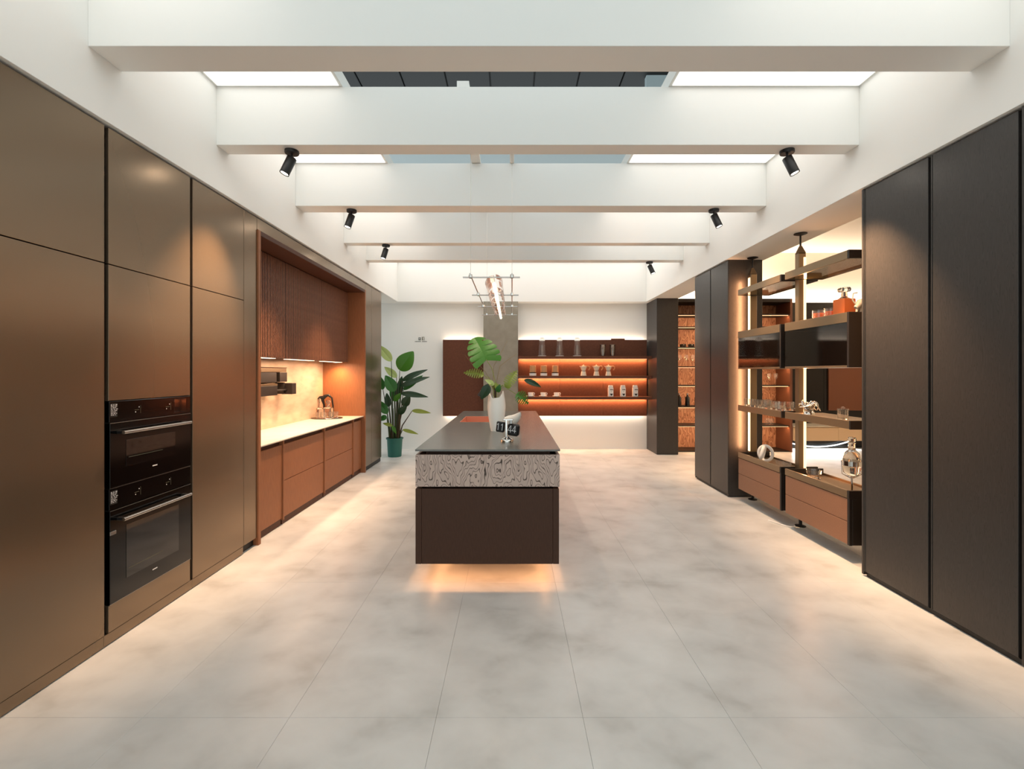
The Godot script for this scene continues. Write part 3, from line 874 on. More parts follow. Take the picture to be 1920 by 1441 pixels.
func build_pendant() -> void:
	var t := thing("pendant_lamp", "long chrome rod pendant with amber glass shells above the island", "pendant lamp", -0.15, 2.1, 4.38)
	var ds := [3.30, 4.06, 4.77, 5.46]
	for x in [-0.30, 0.0]:
		rod(t, "long_rod", M.chrome, Vector3(x, 2.113, -3.24), Vector3(x, 2.113, -5.52), 0.0055)
	for i in 4:
		rod(t, "cross_rod", M.chrome, Vector3(-0.357, 2.100, -ds[i]), Vector3(0.058, 2.100, -ds[i]), 0.0055)
		for x in [-0.30, 0.0]:
			bx(t, "joint", M.chrome, x - 0.013, x + 0.013, 2.093, 2.120, ds[i] - 0.013, ds[i] + 0.013, 0.004)
			if i == 0 or i == 3:
				rod(t, "cable", M.chrome, Vector3(x, 2.118, -ds[i]), Vector3(x, 3.40, -ds[i]), 0.0013, 5)
	# curved amber glass shells in rows beside the light tube
	var rng := RandomNumberGenerator.new()
	rng.seed = 11
	for i in 9:
		var d := 3.33 + i * 0.24
		for s in [-1.0, 1.0]:
			var st := SurfaceTool.new()
			st.begin(Mesh.PRIMITIVE_TRIANGLES)
			var l := rng.randf_range(0.15, 0.23)
			var r := 0.062
			for k in 6:
				var a0 := 0.25 + k * 0.28
				var a1 := a0 + 0.28
				for z in [0]:
					var n0 := Vector3(s * sin(a0), cos(a0), 0)
					var n1 := Vector3(s * sin(a1), cos(a1), 0)
					tri(st, n0 * r, n1 * r, n0 * r + Vector3(0, 0, -l), n0, n1, n0)
					tri(st, n1 * r, n1 * r + Vector3(0, 0, -l), n0 * r + Vector3(0, 0, -l), n1, n1, n0)
					tri(st, n0 * (r - 0.004), n1 * (r - 0.004), n0 * (r - 0.004) + Vector3(0, 0, -l), -n0, -n1, -n0)
					tri(st, n1 * (r - 0.004), n1 * (r - 0.004) + Vector3(0, 0, -l), n0 * (r - 0.004) + Vector3(0, 0, -l), -n1, -n1, -n0)
			put(t, "glass_shell", st.commit(), M.amber_glass, Vector3(0.018 + s * 0.004, -0.035 + rng.randf_range(-0.012, 0.012), -(d - 4.38) + rng.randf_range(-0.03, 0.03)), Vector3(0, 0, rng.randf_range(-0.3, 0.3)))
	var lt := rod(t, "light_tube", M.led_neutral, Vector3(-0.132, 2.062, -3.36), Vector3(-0.132, 2.062, -5.44), 0.014, 10)
	lt.name = "light_tube"
	for i in 3:
		area(t, Vector3(-0.132, 2.045, -(3.75 + i * 0.66)), 0.03, 0.6, Vector3.DOWN, NEUTRAL, 2.2)

func build_island_things() -> void:
	# vase with a torn rim
	var v := thing("vase", "tall white ceramic vase with a torn rim on the island", "vase", -0.137, 0.9, 3.98)
	var st := SurfaceTool.new()
	st.begin(Mesh.PRIMITIVE_TRIANGLES)
	var n := 40
	var rows := 20
	var g := []
	for side in 2:
		for i in rows + 1:
			var t := float(i) / rows
			var row := []
			for k in n:
				var a := TAU * k / n
				var top := 0.312 + 0.026 * cos(2 * a) + 0.010 * cos(a) + 0.006 * sin(5 * a)
				var r := lerpf(0.046, 0.083, sin(minf(t * 1.25, 1.0) * PI / 2)) - 0.016 * pow(maxf(t - 0.6, 0) / 0.4, 1.5)
				r *= 1.0 + 0.035 * sin(3 * a + 4.0 * t) + 0.03 * cos(2 * a - 3.0 * t)
				r -= 0.005 * side
				row.append(Vector3(cos(a) * r, lerpf(0.006 * side, top, t), sin(a) * r))
			g.append(row)
	for i in range(0, rows * 2 + 1):
		var lo: Array = g[i] if i != rows else g[rows]
		var hi: Array = g[i + 1] if i != rows else g[rows * 2 + 1]
		var inner := i > rows
		for k in n:
			var l := (k + 1) % n
			var out := func(q: Vector3, kk: int) -> Vector3:
				var dd := Vector3(cos(TAU * kk / n), 0.15, sin(TAU * kk / n)).normalized()
				return Vector3.UP if i == rows else (-dd if inner else dd)
			tri(st, lo[k], lo[l], hi[k], out.call(lo[k], k), out.call(lo[l], l), out.call(hi[k], k))
			tri(st, lo[l], hi[l], hi[k], out.call(lo[l], l), out.call(hi[l], l), out.call(hi[k], k))
	face(st, g[0].duplicate(), Vector3(0, 0.1, 0))
	put(v, "body", st.commit(), M.ceramic)
	# leaves and twigs standing in it, metres from the vase foot
	var b := thing("leaf_arrangement", "split green leaves and bare twigs arranged in the white vase", "cut leaves", -0.137, 0.9, 3.98)
	var mouth := Vector3(0.0, 0.355, 0)
	var big := put(b, "stem", tube([Vector3(0.01, 0.06, 0), Vector3(0.0, 0.40, 0.01), Vector3(-0.04, 0.55, 0.02), Vector3(-0.088, 0.625, 0.03)], 0.003, 6), M.leaf_olive)
	big.name = "stem"
	place_leaf(b, "leaf", leaf(0.225, 0.285, 0.25, 0.3, 5, 1.0), M.leaf_bright, Vector3(-0.088, 0.615, 0.03), Vector3(-0.165, 0.80, 0.00), Vector3(0.35, 0.15, 1))
	var list := [
		["leaf_olive", -0.11, 0.485, 0.02, -0.265, 0.535, 0.03, 0.10, 9, 0.5],
		["leaf_olive", 0.085, 0.385, 0.03, 0.165, 0.52, 0.04, 0.105, 9, 0.4],
		["leaf_deep", 0.245, 0.445, 0.02, 0.395, 0.40, 0.03, 0.055, 0, 0.3],
		["leaf_bright", 0.175, 0.32, 0.04, 0.275, 0.262, 0.06, 0.13, 8, 0.4],
		["leaf_deep", -0.062, 0.40, 0.05, -0.13, 0.285, 0.075, 0.085, 0, 0.2],
		["leaf_pale", -0.02, 0.40, 0.02, -0.085, 0.455, 0.04, 0.045, 0, 0.4],
		["leaf_olive", 0.02, 0.36, 0.03, 0.0, 0.415, 0.06, 0.05, 0, 0.4],
		["leaf_olive", 0.09, 0.375, 0.04, 0.115, 0.425, 0.06, 0.06, 0, 0.3],
		["leaf_green", 0.01, 0.34, 0.04, 0.03, 0.40, 0.07, 0.05, 0, 0.3]]
	for q in list:
		var base := Vector3(q[1], q[2], q[3])
		var tip := Vector3(q[4], q[5], q[6])
		put(b, "stem", tube([Vector3(0.0, 0.07, 0), mouth + Vector3(signf(q[1]) * 0.025, 0.0, 0.005), base.lerp(mouth, 0.4) + Vector3(0, 0.03, 0), base], 0.0025, 6), M.leaf_olive)
		place_leaf(b, "leaf", leaf((tip - base).length(), q[7], q[9], 0.3, q[8]), M[q[0]], base, tip, Vector3(0.1, 0.45, 1))
	for q in [[[-0.03, 0.43], [-0.022, 0.57], [0.03, 0.66], [0.096, 0.79]], [[-0.03, 0.40], [-0.12, 0.50], [-0.20, 0.565], [-0.277, 0.665]], [[-0.03, 0.41], [-0.10, 0.52], [-0.15, 0.575], [-0.228, 0.66]], [[0.0, 0.42], [0.03, 0.565], [0.10, 0.62], [0.18, 0.675]]]:
		var pts := [Vector3(0, 0.08, -0.01)]
		for k in q:
			pts.append(Vector3(k[0], k[1], -0.015))
		put(b, "twig", tube(pts, [0.0025, 0.0025, 0.002, 0.002, 0.001], 6), M.twig)
	# horn-shaped vessel
	var h := thing("horn_vessel", "white horn-shaped ceramic vessel lying beside the tall vase", "vessel", -0.01, 0.9, 4.22)
	put(h, "body", tube([Vector3(-0.075, 0.045, 0), Vector3(-0.05, 0.052, 0), Vector3(-0.01, 0.06, 0), Vector3(0.03, 0.075, 0), Vector3(0.06, 0.10, 0), Vector3(0.08, 0.125, 0), Vector3(0.088, 0.14, 0)], [0.02, 0.045, 0.052, 0.046, 0.034, 0.020, 0.006], 20), M.ceramic)
	# flip clock on a chrome stand
	var c := thing("flip_clock", "black flip clock reading 11 44 on a chrome stand", "clock", -0.037, 0.9, 3.35)
	put(c, "base", lathe([Vector2(0, 0), Vector2(0.046, 0), Vector2(0.047, 0.012), Vector2(0.040, 0.022), Vector2(0.022, 0.030), Vector2(0.014, 0.040), Vector2(0, 0.040)], 32), M.chrome)
	put(c, "post", box(0.016, 0.13, 0.010, 0.002), M.chrome, Vector3(-0.004, 0.10, 0.028))
	put(c, "arm", box(0.075, 0.010, 0.022, 0.003), M.chrome, Vector3(0.008, 0.164, 0.02))
	put(c, "hanger", box(0.022, 0.03, 0.018, 0.003), M.steel, Vector3(0.03, 0.148, 0.012))
	put(c, "rear_stem", tube([Vector3(0, 0.03, 0), Vector3(0, 0.165, 0.005)], 0.006), M.chrome)
	var rot := Vector3(0, -0.25, -0.12)
	var pl := put(c, "hour_card", box(0.062, 0.076, 0.03, 0.006), M.black_metal, Vector3(-0.047, 0.110, -0.005), rot)
	var pr := put(c, "minute_card", box(0.088, 0.088, 0.045, 0.012), M.black_metal, Vector3(0.048, 0.088, -0.004), rot)
	for q in [[pl, "11", Vector3(0, -0.001, 0.0152), 0.050], [pr, "44", Vector3(-0.008, 0.004, 0.0228), 0.052]]:
		var tm := TextMesh.new()
		var f := SystemFont.new()
		f.font_names = PackedStringArray(["Droid Sans"])
		tm.font = f
		tm.text = q[1]
		tm.font_size = 32
		tm.pixel_size = q[3] / 24.0
		tm.depth = 0.0008
		var o := put(q[0], "digits", tm, M.print_white, q[2])
		o.scale = Vector3(0.82, 1, 1)

func build_plant() -> void:
	var p := thing("plant_pot", "green plastic nursery pot on the floor by the bronze cabinet", "pot", -1.975, 0, 7.66)
	put(p, "body", lathe([Vector2(0, 0), Vector2(0.108, 0), Vector2(0.112, 0.01), Vector2(0.128, 0.292), Vector2(0.142, 0.294), Vector2(0.144, 0.315), Vector2(0.136, 0.316), Vector2(0.124, 0.29), Vector2(0.12, 0.27)], 32), M.pot_green)
	put(p, "soil", lathe([Vector2(0, 0.26), Vector2(0.119, 0.26), Vector2(0.119, 0.272), Vector2(0, 0.278)], 24), M.soil)
	var t := thing("potted_plant", "tall broad-leaved green plant with many stems in a green pot", "plant", -1.975, 0.275, 7.66)
	var up := -0.275
	var rng := RandomNumberGenerator.new()
	rng.seed = 3
	var list := [
		["leaf_pale", -0.03, 1.60, -0.23, 1.86, 0.15, 0.1, 0.12], ["leaf_bright", 0.10, 1.45, 0.30, 1.74, 0.29, 0.06, 0.25], ["leaf_pale", 0.04, 1.33, -0.14, 1.50, 0.12, 0.03, 0.15],
		["leaf_green", 0.04, 1.10, -0.09, 1.35, 0.19, 0.16, 0.2], ["leaf_green", -0.17, 1.13, -0.225, 1.35, 0.12, 0.10, 0.2], ["leaf_deep", 0.13, 1.27, 0.47, 1.47, 0.10, 0.02, 0.55],
		["leaf_deep", 0.12, 1.18, 0.50, 1.36, 0.10, 0.06, 0.6], ["leaf_green", 0.14, 1.12, 0.42, 1.35, 0.11, -0.04, 0.3], ["leaf_deep", 0.13, 1.06, 0.52, 1.05, 0.10, 0.1, 0.45],
		["leaf_deep", -0.08, 0.84, -0.10, 1.05, 0.11, 0.08, 0.2], ["leaf_green", -0.09, 0.73, -0.24, 0.95, 0.14, 0.12, 0.2], ["leaf_deep", 0.17, 0.85, 0.27, 1.02, 0.15, 0.1, 0.2],
		["leaf_deep", 0.10, 0.72, 0.22, 0.86, 0.11, 0.1, 0.2], ["leaf_olive", 0.305, 0.77, 0.56, 0.77, 0.075, 0.05, 0.6], ["leaf_green", -0.10, 0.69, -0.20, 0.63, 0.09, 0.14, 0.3],
		["leaf_olive", 0.16, 0.46, 0.38, 0.42, 0.06, 0.1, 0.5], ["leaf_bright", 0.04, 0.94, 0.13, 1.06, 0.09, 0.16, 0.2], ["leaf_olive", 0.0, 0.53, -0.14, 0.58, 0.06, 0.14, 0.3],
		["leaf_bright", 0.0, 0.53, 0.07, 0.42, 0.06, 0.16, 0.3], ["leaf_deep", 0.03, 0.98, 0.10, 1.32, 0.13, -0.08, 0.2], ["leaf_green", -0.03, 0.92, -0.06, 1.22, 0.13, -0.1, 0.2]]
	for q in list:
		var base := Vector3(q[1], q[2] + up, q[6])
		var tip := Vector3(q[3], q[4] + up, q[6] + 0.04)
		var foot := Vector3(clampf(q[1] * 0.55, -0.08, 0.08) + rng.randf_range(-0.015, 0.015), 0.006, clampf(q[6] * 0.5, -0.06, 0.06) + rng.randf_range(-0.02, 0.02))
		var s := tube([foot, foot.lerp(base, 0.45) + Vector3(-0.15 * (base.x - foot.x), 0.02, 0), base], [0.013, 0.010, 0.005], 8)
		put(t, "stem", s, M.stem_green if rng.randf() < 0.6 else M.stem_brown)
		place_leaf(t, "leaf", leaf((tip - base).length() * 1.05, q[5], q[7], 0.25), M[q[0]], base, tip, Vector3(0.2, 0.3, 1))
	for k in 12:
		var a := rng.randf() * TAU
		var r := rng.randf_range(0.02, 0.085)
		var foot := Vector3(cos(a) * r, 0.006, sin(a) * r)
		put(t, "stem", tube([foot, foot + Vector3(cos(a) * 0.02, 0.3, sin(a) * 0.02), foot + Vector3(cos(a) * 0.05, rng.randf_range(0.45, 0.75), 0)], [0.014, 0.011, 0.003], 8), M.stem_brown if k % 2 else M.stem_green)

func build_niche_things() -> void:
	# rail with hanging boxes on the backsplash
	var r := thing("wall_rail", "copper wall rail with dark hanging boxes on the travertine backsplash", "rail", -2.60, 1.4, 4.95)
	bx(r, "rail", M.frame_bronze, -2.66, -2.585, 1.415, 1.46, 4.40, 5.215)
	bx(r, "rail_lip", M.niche_wood, -2.655, -2.58, 1.461, 1.468, 4.40, 5.22)
	for q in [[4.58, 4.93], [5.0, 5.16]]:
		bx(r, "hanging_box", M.dark_side, -2.655, -2.55, 1.305, 1.412, q[0], q[1], 0.003)
	bx(r, "spacer", M.dark_side, -2.655, -2.60, 1.30, 1.345, 4.931, 4.999)
	bx(r, "lower_shelf", M.frame_bronze, -2.658, -2.54, 1.270, 1.290, 4.56, 4.93)
	bx(r, "hanging_box", M.dark_side, -2.655, -2.54, 1.165, 1.269, 4.60, 4.93, 0.003)
	rod(r, "arm", M.dark_side, Vector3(-2.60, 1.215, -4.93), Vector3(-2.54, 1.215, -5.13), 0.009)
	bx(r, "bracket", M.dark_side, -2.655, -2.56, 1.17, 1.30, 5.10, 5.13, 0.003)
	bx(r, "hanging_box", M.dark_side, -2.60, -2.48, 1.165, 1.29, 5.131, 5.23, 0.003)
	# tray with decanters and tumblers
	var t := thing("tray", "oval silver tray on the cream worktop holding crystal ware", "tray", -2.46, 0.80, 6.05)
	put(t, "plate", lathe([Vector2(0, 0), Vector2(0.19, 0), Vector2(0.205, 0.008), Vector2(0.203, 0.011), Vector2(0.188, 0.004), Vector2(0, 0.004)], 32, 0.7), M.steel)
	var d := thing("decanter", "square crystal decanter with stopper on the silver tray", "decanter", -2.46, 0.804, 6.09)
	put(d, "body", box(0.10, 0.14, 0.10, 0.012), M.crystal, Vector3(0, 0.07, 0))
	put(d, "neck", lathe([Vector2(0, 0.141), Vector2(0.03, 0.141), Vector2(0.016, 0.16), Vector2(0.016, 0.185), Vector2(0.022, 0.19), Vector2(0, 0.19)], 20), M.crystal)
	put(d, "stopper", box(0.05, 0.04, 0.05, 0.008), M.crystal, Vector3(0, 0.212, 0))
	var d2 := thing("decanter", "slim round crystal decanter with tall neck on the silver tray", "decanter", -2.56, 0.804, 6.06)
	put(d2, "body", lathe([Vector2(0, 0), Vector2(0.045, 0), Vector2(0.047, 0.12), Vector2(0.02, 0.14), Vector2(0.013, 0.21), Vector2(0.02, 0.22), Vector2(0, 0.22)], 20), M.crystal)
	put(d2, "stopper", lathe([Vector2(0, 0.221), Vector2(0.012, 0.221), Vector2(0.018, 0.25), Vector2(0, 0.262)], 14), M.crystal)
	var g := thing("tumbler", "cut crystal tumbler on the silver tray", "tumbler", -2.40, 0.804, 6.03, "crystal tumblers on the tray")
	put(g, "bowl", lathe([Vector2(0, 0), Vector2(0.034, 0), Vector2(0.040, 0.085), Vector2(0.036, 0.085), Vector2(0.031, 0.018), Vector2(0, 0.018)], 10, 1.0, true), M.crystal)
	for q in [[-2.36, 6.08], [-2.47, 5.97], [-2.54, 5.98]]:
		copy(g, q[0], 0.804, q[1])
	var h := thing("horse_figurine", "dark arched figurine behind the crystal decanters", "figurine", -2.56, 0.80, 6.25)
	put(h, "body", tube([Vector3(-0.03, 0.0, 0), Vector3(-0.02, 0.16, 0), Vector3(-0.04, 0.24, 0.01), Vector3(-0.005, 0.285, 0.01), Vector3(0.04, 0.30, 0), Vector3(0.085, 0.26, 0), Vector3(0.10, 0.16, 0), Vector3(0.10, 0.0, 0)], [0.012, 0.012, 0.022, 0.026, 0.018, 0.012, 0.010, 0.012], 10), M.black_metal)
	put(h, "head", tube([Vector3(-0.03, 0.27, 0.01), Vector3(-0.07, 0.265, 0.02), Vector3(-0.095, 0.245, 0.02)], [0.024, 0.022, 0.012], 10), M.black_metal)

func build_shelf_things() -> void:
	var top := 1.702
	var mid := 1.352
	var low := 0.978
	var d := 8.17
	var a := thing("glass_carafe", "tall tapered glass carafe with lid on the topmost shelf", "carafe", 0.54, top, d, "carafes on the topmost shelf")
	put(a, "body", lathe([Vector2(0, 0), Vector2(0.074, 0), Vector2(0.074, 0.01), Vector2(0.048, 0.285)], 24), M.glass)
	put(a, "inner_tube", lathe([Vector2(0, 0.015), Vector2(0.036, 0.015), Vector2(0.022, 0.20), Vector2(0.019, 0.20), Vector2(0.032, 0.02), Vector2(0, 0.02)], 20), M.crystal)
	put(a, "rim", lathe([Vector2(0.044, 0.275), Vector2(0.050, 0.275), Vector2(0.050, 0.292), Vector2(0.044, 0.292)], 24), M.white_glaze)  # white colour stands in for the bright edge of the glass
	put(a, "lid", lathe([Vector2(0, 0.293), Vector2(0.05, 0.293), Vector2(0.05, 0.318), Vector2(0.03, 0.326), Vector2(0.028, 0.345), Vector2(0, 0.345)], 24), M.crystal)
	put(a, "foot_ring", lathe([Vector2(0.07, 0.0), Vector2(0.076, 0.0), Vector2(0.076, 0.008), Vector2(0.07, 0.008)], 24), M.white_glaze)  # bright lower glass edge, likewise put in as white colour
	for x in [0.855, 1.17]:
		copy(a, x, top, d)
	var c := thing("metal_tumbler", "flared smoky metal tumbler on the topmost shelf", "tumbler", 1.63, top, d, "tumblers on the topmost shelf")
	put(c, "cup", lathe([Vector2(0, 0), Vector2(0.036, 0), Vector2(0.046, 0.10), Vector2(0.052, 0.198), Vector2(0.060, 0.205), Vector2(0.056, 0.207), Vector2(0.046, 0.195), Vector2(0, 0.19)], 24), M.steel)
	copy(c, 1.805, top, d)
	var k := thing("canister", "wood-lidded white canister with dark band on the middle shelf", "canister", 0.375, mid, d, "canisters on the middle shelf")
	put(k, "base", lathe([Vector2(0, 0), Vector2(0.062, 0), Vector2(0.064, 0.045), Vector2(0, 0.045)], 24), M.white_glaze)
	put(k, "band", lathe([Vector2(0, 0.0455), Vector2(0.058, 0.0455), Vector2(0.058, 0.062), Vector2(0, 0.062)], 24), M.print_black)
	put(k, "lid", lathe([Vector2(0, 0.0625), Vector2(0.060, 0.0625), Vector2(0.055, 0.178), Vector2(0.05, 0.182), Vector2(0, 0.182)], 24), M.light_wood)
	for x in [0.57, 0.775]:
		copy(k, x, mid, d)
	var m := thing("moka_pot", "cream moka pot with curved wooden handle on the middle shelf", "moka pot", 1.285, mid, d, "moka pots on the middle shelf")
	put(m, "boiler", lathe([Vector2(0, 0), Vector2(0.054, 0), Vector2(0.038, 0.080), Vector2(0, 0.080)], 8, 1.0, true), M.cream)
	put(m, "gasket", lathe([Vector2(0, 0.0802), Vector2(0.030, 0.0802), Vector2(0.030, 0.0882), Vector2(0, 0.0882)], 16), M.dark_side)
	put(m, "jug", lathe([Vector2(0, 0.0885), Vector2(0.033, 0.0885), Vector2(0.062, 0.168), Vector2(0.0, 0.170)], 8, 1.0, true), M.cream)
	put(m, "lid", lathe([Vector2(0, 0.1705), Vector2(0.060, 0.1705), Vector2(0.012, 0.182), Vector2(0.010, 0.20), Vector2(0, 0.204)], 8), M.cream)
	put(m, "spout", tube([Vector3(-0.045, 0.155, 0), Vector3(-0.072, 0.172, 0)], [0.012, 0.004], 6), M.cream)
	put(m, "handle", tube([Vector3(0.055, 0.168, 0), Vector3(0.09, 0.17, 0), Vector3(0.112, 0.155, 0), Vector3(0.112, 0.13, 0), Vector3(0.09, 0.10, 0)], 0.010, 8), M.light_wood)
	for x in [1.515, 1.73]:
		copy(m, x, mid, d)
	var u := thing("coffee_cup", "white coffee cup on its saucer on the lowest shelf", "cup", 0.335, low, d, "cups on the lowest shelf")
	put(u, "saucer", lathe([Vector2(0, 0), Vector2(0.035, 0), Vector2(0.08, 0.009), Vector2(0.08, 0.012), Vector2(0.035, 0.005), Vector2(0, 0.005)], 24), M.white_glaze)
	put(u, "bowl", lathe([Vector2(0, 0.0055), Vector2(0.036, 0.0055), Vector2(0.047, 0.03), Vector2(0.049, 0.074), Vector2(0.046, 0.074), Vector2(0.043, 0.03), Vector2(0, 0.014)], 24), M.white_glaze)
	put(u, "handle", tube([Vector3(0.045, 0.065, 0), Vector3(0.065, 0.066, 0), Vector3(0.072, 0.05, 0), Vector3(0.06, 0.03, 0), Vector3(0.044, 0.026, 0)], 0.006, 8), M.white_glaze)
	for x in [0.56, 0.80]:
		copy(u, x, low, d)
	var b := thing("carton", "white coffee carton with dark print on the lowest shelf", "carton", 1.77, low, d, "cartons on the lowest shelf")
	put(b, "body", box(0.088, 0.165, 0.07, 0.003), M.white_glaze, Vector3(0, 0.0825, 0))
	put(b, "folded_top", box(0.086, 0.045, 0.05, 0.014), M.white_glaze, Vector3(0, 0.183, 0))
	for i in 3:
		put(b, "print_letter", box(0.012, 0.024, 0.0006, 0.0001), M.print_black, Vector3(-0.008 + i * 0.018, 0.125, 0.0353))
	put(b, "print_mark", box(0.024, 0.006, 0.0006, 0.0001), M.print_olive, Vector3(0.008, 0.09, 0.0353))
	put(b, "print_bowl", box(0.05, 0.014, 0.0006, 0.0001), M.print_black, Vector3(0.008, 0.047, 0.0353))
	put(b, "print_bowl", box(0.028, 0.02, 0.0006, 0.0001), M.print_black, Vector3(0.008, 0.03, 0.0353))
	for x in [1.99, 2.21]:
		copy(b, x, low, d)

func build_display_things() -> void:
	# on the glass boxes
	var d := thing("square_decanter", "square orange decanter with clear faceted stopper on the glass box", "decanter", 2.60, 1.858, 3.56)
	put(d, "body", box(0.105, 0.125, 0.105, 0.004), M.orange_wax, Vector3(0, 0.0625, 0), Vector3(0, 0.15, 0))
	put(d, "neck", lathe([Vector2(0, 0.1252), Vector2(0.045, 0.1252), Vector2(0.022, 0.145), Vector2(0.020, 0.18), Vector2(0, 0.18)], 16), M.crystal)
	put(d, "stopper", box(0.085, 0.035, 0.06, 0.01), M.crystal, Vector3(0, 0.199, 0), Vector3(0, 0.2, 0.08))
	var c := thing("candle_glass", "low glass of orange wax beside the square orange decanter", "candle", 2.58, 1.858, 3.83, "orange candle glasses")
	put(c, "wax", lathe([Vector2(0, 0.004), Vector2(0.040, 0.004), Vector2(0.040, 0.05), Vector2(0, 0.05)], 24), M.orange_wax)
	put(c, "glass", lathe([Vector2(0, 0), Vector2(0.044, 0), Vector2(0.046, 0.075), Vector2(0.042, 0.075), Vector2(0.041, 0.003), Vector2(0, 0.003)], 24), M.glass)
	copy(c, 2.60, 1.858, 3.71)
	var q := thing("glass_animal", "pale frosted animal figurine with a raised tail beside the orange decanter", "figurine", 2.66, 1.858, 3.44)
	put(q, "body", tube([Vector3(-0.06, 0.04, 0), Vector3(-0.03, 0.075, 0), Vector3(0.02, 0.085, 0), Vector3(0.06, 0.09, 0)], [0.015, 0.032, 0.036, 0.025], 12), M.cream)
	for x in [-0.045, -0.015, 0.03, 0.055]:
		put(q, "leg", tube([Vector3(x, 0.06, 0), Vector3(x - 0.01, 0.0, 0)], [0.012, 0.007], 8), M.cream)
	put(q, "tail", tube([Vector3(-0.055, 0.06, 0), Vector3(-0.085, 0.10, 0), Vector3(-0.08, 0.15, 0), Vector3(-0.05, 0.155, 0)], 0.005, 6), M.cream)
	# middle shelf: a row of crystal glasses
	var g := thing("crystal_glass", "cut crystal glass in a row on the middle display shelf", "glass", 2.55, 1.045, 4.90, "crystal glasses on the display shelf")
	put(g, "bowl", lathe([Vector2(0, 0), Vector2(0.040, 0), Vector2(0.045, 0.085), Vector2(0.040, 0.085), Vector2(0.034, 0.02), Vector2(0, 0.02)], 9, 1.0, true), M.crystal)
	for p in [[2.55, 4.79], [2.57, 4.68], [2.55, 4.57], [2.57, 4.45], [2.55, 4.33], [2.67, 4.39], [2.66, 4.74], [2.66, 4.26]]:
		copy(g, p[0], 1.045, p[1], p[1])
	var o := thing("octopus_sculpture", "silver sculpture of curling arms on the middle display shelf", "sculpture", 2.60, 1.045, 3.98)
	for i in 7:
		var pts := []
		var a0 := TAU * i / 7.0
		for k in 14:
			var t := k / 13.0
			var r := 0.02 + 0.07 * t
			var curl := sin(t * 6.0 + i) * 0.02
			pts.append(Vector3(cos(a0 + t * 2.2) * r, 0.028 + 0.085 * sin(t * 2.8) * (0.6 + 0.1 * (i % 4)) + curl, sin(a0 + t * 2.2) * r * 0.7))
		put(o, "arm", tube(pts, [0.014, 0.013, 0.012, 0.012, 0.011, 0.010, 0.010, 0.009, 0.008, 0.007, 0.006, 0.005, 0.004, 0.003], 8), M.chrome)
	put(o, "base", lathe([Vector2(0, 0), Vector2(0.045, 0), Vector2(0.04, 0.018), Vector2(0.015, 0.04), Vector2(0, 0.042)], 20), M.chrome)
	var j := thing("ribbed_jar", "ribbed clear jar with round lid on the middle display shelf", "jar", 2.59, 1.045, 3.56)
	put(j, "body", lathe([Vector2(0, 0), Vector2(0.036, 0), Vector2(0.038, 0.075), Vector2(0.034, 0.075), Vector2(0.031, 0.008), Vector2(0, 0.008)], 14, 1.0, true), M.crystal)
	put(j, "lid", lathe([Vector2(0, 0.0755), Vector2(0.038, 0.0755), Vector2(0.036, 0.083), Vector2(0.012, 0.085), Vector2(0.012, 0.096), Vector2(0, 0.098)], 20), M.glass)
	# drawer trays
	var k := thing("ring_sculpture", "white sculpture of two looped rings on the drawer cabinet", "sculpture", 2.58, 0.487, 4.66)
	for i in 2:
		var pts := []
		for n in 36:
			var a := TAU * n / 36.0
			var v := Vector3(cos(a) * 0.062, sin(a) * 0.076, 0)
			v = v.rotated(Vector3.UP, 0.9 - 1.5 * i).rotated(Vector3.FORWARD, 0.25 - 0.3 * i)
			pts.append(v + Vector3(-0.012 + 0.03 * i, 0.094 + 0.002 * i, 0.0))
		put(k, "ring", tube(pts, 0.0155, 12, true), M.white_glaze)
	var s := thing("small_glass", "small clear glass beside the white ring sculpture", "glass", 2.60, 0.484, 4.42, "small clear glasses on the drawer cabinet")
	put(s, "bowl", lathe([Vector2(0, 0), Vector2(0.032, 0), Vector2(0.036, 0.07), Vector2(0.034, 0.07), Vector2(0.030, 0.01), Vector2(0, 0.01)], 20), M.glass)
	for p in [[2.63, 4.36], [2.60, 4.30]]:
		copy(s, p[0], 0.484, p[1])
	var b := thing("crystal_bowl", "rippled crystal bowl in the tray by the lit post", "bowl", 2.60, 0.485, 3.92)
	var prof := [Vector2(0, 0), Vector2(0.046, 0), Vector2(0.052, 0.02), Vector2(0.046, 0.04), Vector2(0.055, 0.06), Vector2(0.058, 0.088), Vector2(0.050, 0.088), Vector2(0.040, 0.02), Vector2(0, 0.015)]
	put(b, "bowl", lathe(prof, 9, 1.0, true), M.crystal)
	var w := thing("stemmed_decanter", "tall clear decanter in a silver stand with a round foot", "decanter", 2.60, 0.485, 3.48)
	put(w, "foot", lathe([Vector2(0, 0), Vector2(0.078, 0), Vector2(0.08, 0.006), Vector2(0.02, 0.016), Vector2(0, 0.016)], 28), M.chrome)
	put(w, "stem", tube([Vector3(0, 0.014, 0), Vector3(0, 0.112, 0)], 0.007), M.chrome)
	for i in 4:
		var a := TAU * i / 4.0 + 0.2
		var u := Vector3(cos(a), 0, sin(a))
		put(w, "stand_arm", tube([Vector3(0, 0.112, 0), u * 0.068 + Vector3(0, 0.15, 0), u * 0.071 + Vector3(0, 0.25, 0)], 0.004, 8), M.chrome)
	put(w, "silver_band", lathe([Vector2(0.0605, 0.215), Vector2(0.063, 0.215), Vector2(0.063, 0.25), Vector2(0.0605, 0.25)], 28), M.chrome)
	put(w, "bottle", lathe([Vector2(0, 0.118), Vector2(0.02, 0.122), Vector2(0.055, 0.16), Vector2(0.060, 0.21), Vector2(0.060, 0.26), Vector2(0.048, 0.31), Vector2(0.024, 0.335), Vector2(0.022, 0.38), Vector2(0.030, 0.39), Vector2(0, 0.392)], 28), M.crystal)
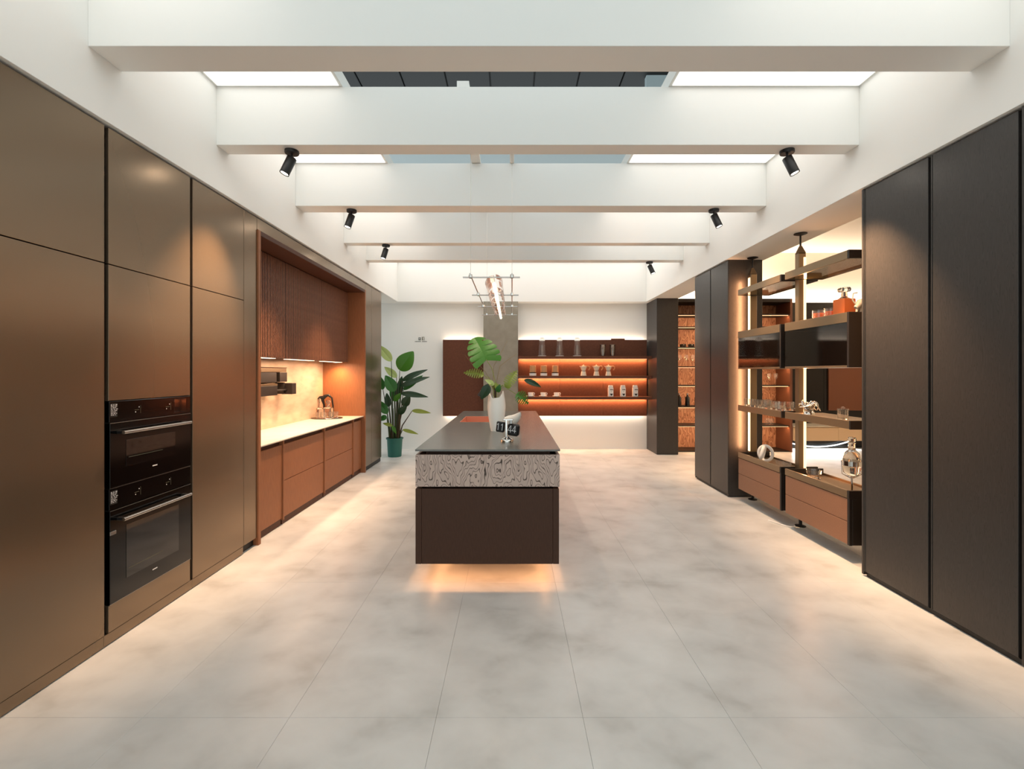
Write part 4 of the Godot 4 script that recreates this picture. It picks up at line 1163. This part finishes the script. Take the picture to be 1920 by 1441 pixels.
	put(w, "stopper", lathe([Vector2(0, 0.393), Vector2(0.018, 0.393), Vector2(0.03, 0.41), Vector2(0.024, 0.43), Vector2(0, 0.435)], 16), M.crystal)
	# bottles and glasses in the lit cabinet of the next room
	var e := thing("wine_glass", "clear stemmed wine glass inside the lit cedar cabinet", "wine glass", 3.04, 1.519, 8.25, "wine glasses in the cedar cabinet")
	put(e, "foot", lathe([Vector2(0, 0), Vector2(0.032, 0), Vector2(0.005, 0.006), Vector2(0.004, 0.09), Vector2(0.03, 0.12), Vector2(0.038, 0.16), Vector2(0.032, 0.21), Vector2(0.030, 0.21), Vector2(0.035, 0.16), Vector2(0, 0.10)], 20), M.glass)
	for x in [3.16, 3.28, 4.66, 4.78]:
		copy(e, x, 1.519 if x < 4 else 1.184, 8.25)
	var f := thing("bottle", "dark bottle with silver cap inside the lit cedar cabinet", "bottle", 3.02, 0.806, 8.22, "dark bottles in the cedar cabinet")
	put(f, "body", lathe([Vector2(0, 0), Vector2(0.040, 0), Vector2(0.040, 0.15), Vector2(0.014, 0.18), Vector2(0.014, 0.20), Vector2(0, 0.20)], 20), M.oven_black)
	put(f, "cap", lathe([Vector2(0, 0.2005), Vector2(0.017, 0.2005), Vector2(0.017, 0.23), Vector2(0, 0.23)], 16), M.chrome)
	for x in [3.17, 3.34]:
		copy(f, x, 0.806, 8.22)
	var v := thing("box_stand", "small dark keepsake box inside the lit cedar cabinet", "box", 3.10, 1.864, 8.25, "keepsake boxes in the cedar cabinet")
	put(v, "body", box(0.085, 0.06, 0.08, 0.004), M.dark_side, Vector3(0, 0.03, 0))
	put(v, "clasp", box(0.02, 0.012, 0.004, 0.001), M.chrome, Vector3(0, 0.045, 0.0425))
	copy(v, 3.25, 1.864, 8.25)
	var z := thing("glass_dish", "clear rippled dish inside the lit cedar cabinet", "dish", 4.66, 0.469, 8.25)
	put(z, "bowl", lathe([Vector2(0, 0), Vector2(0.07, 0), Vector2(0.085, 0.05), Vector2(0.075, 0.11), Vector2(0.07, 0.11), Vector2(0.078, 0.05), Vector2(0, 0.012)], 12), M.glass)
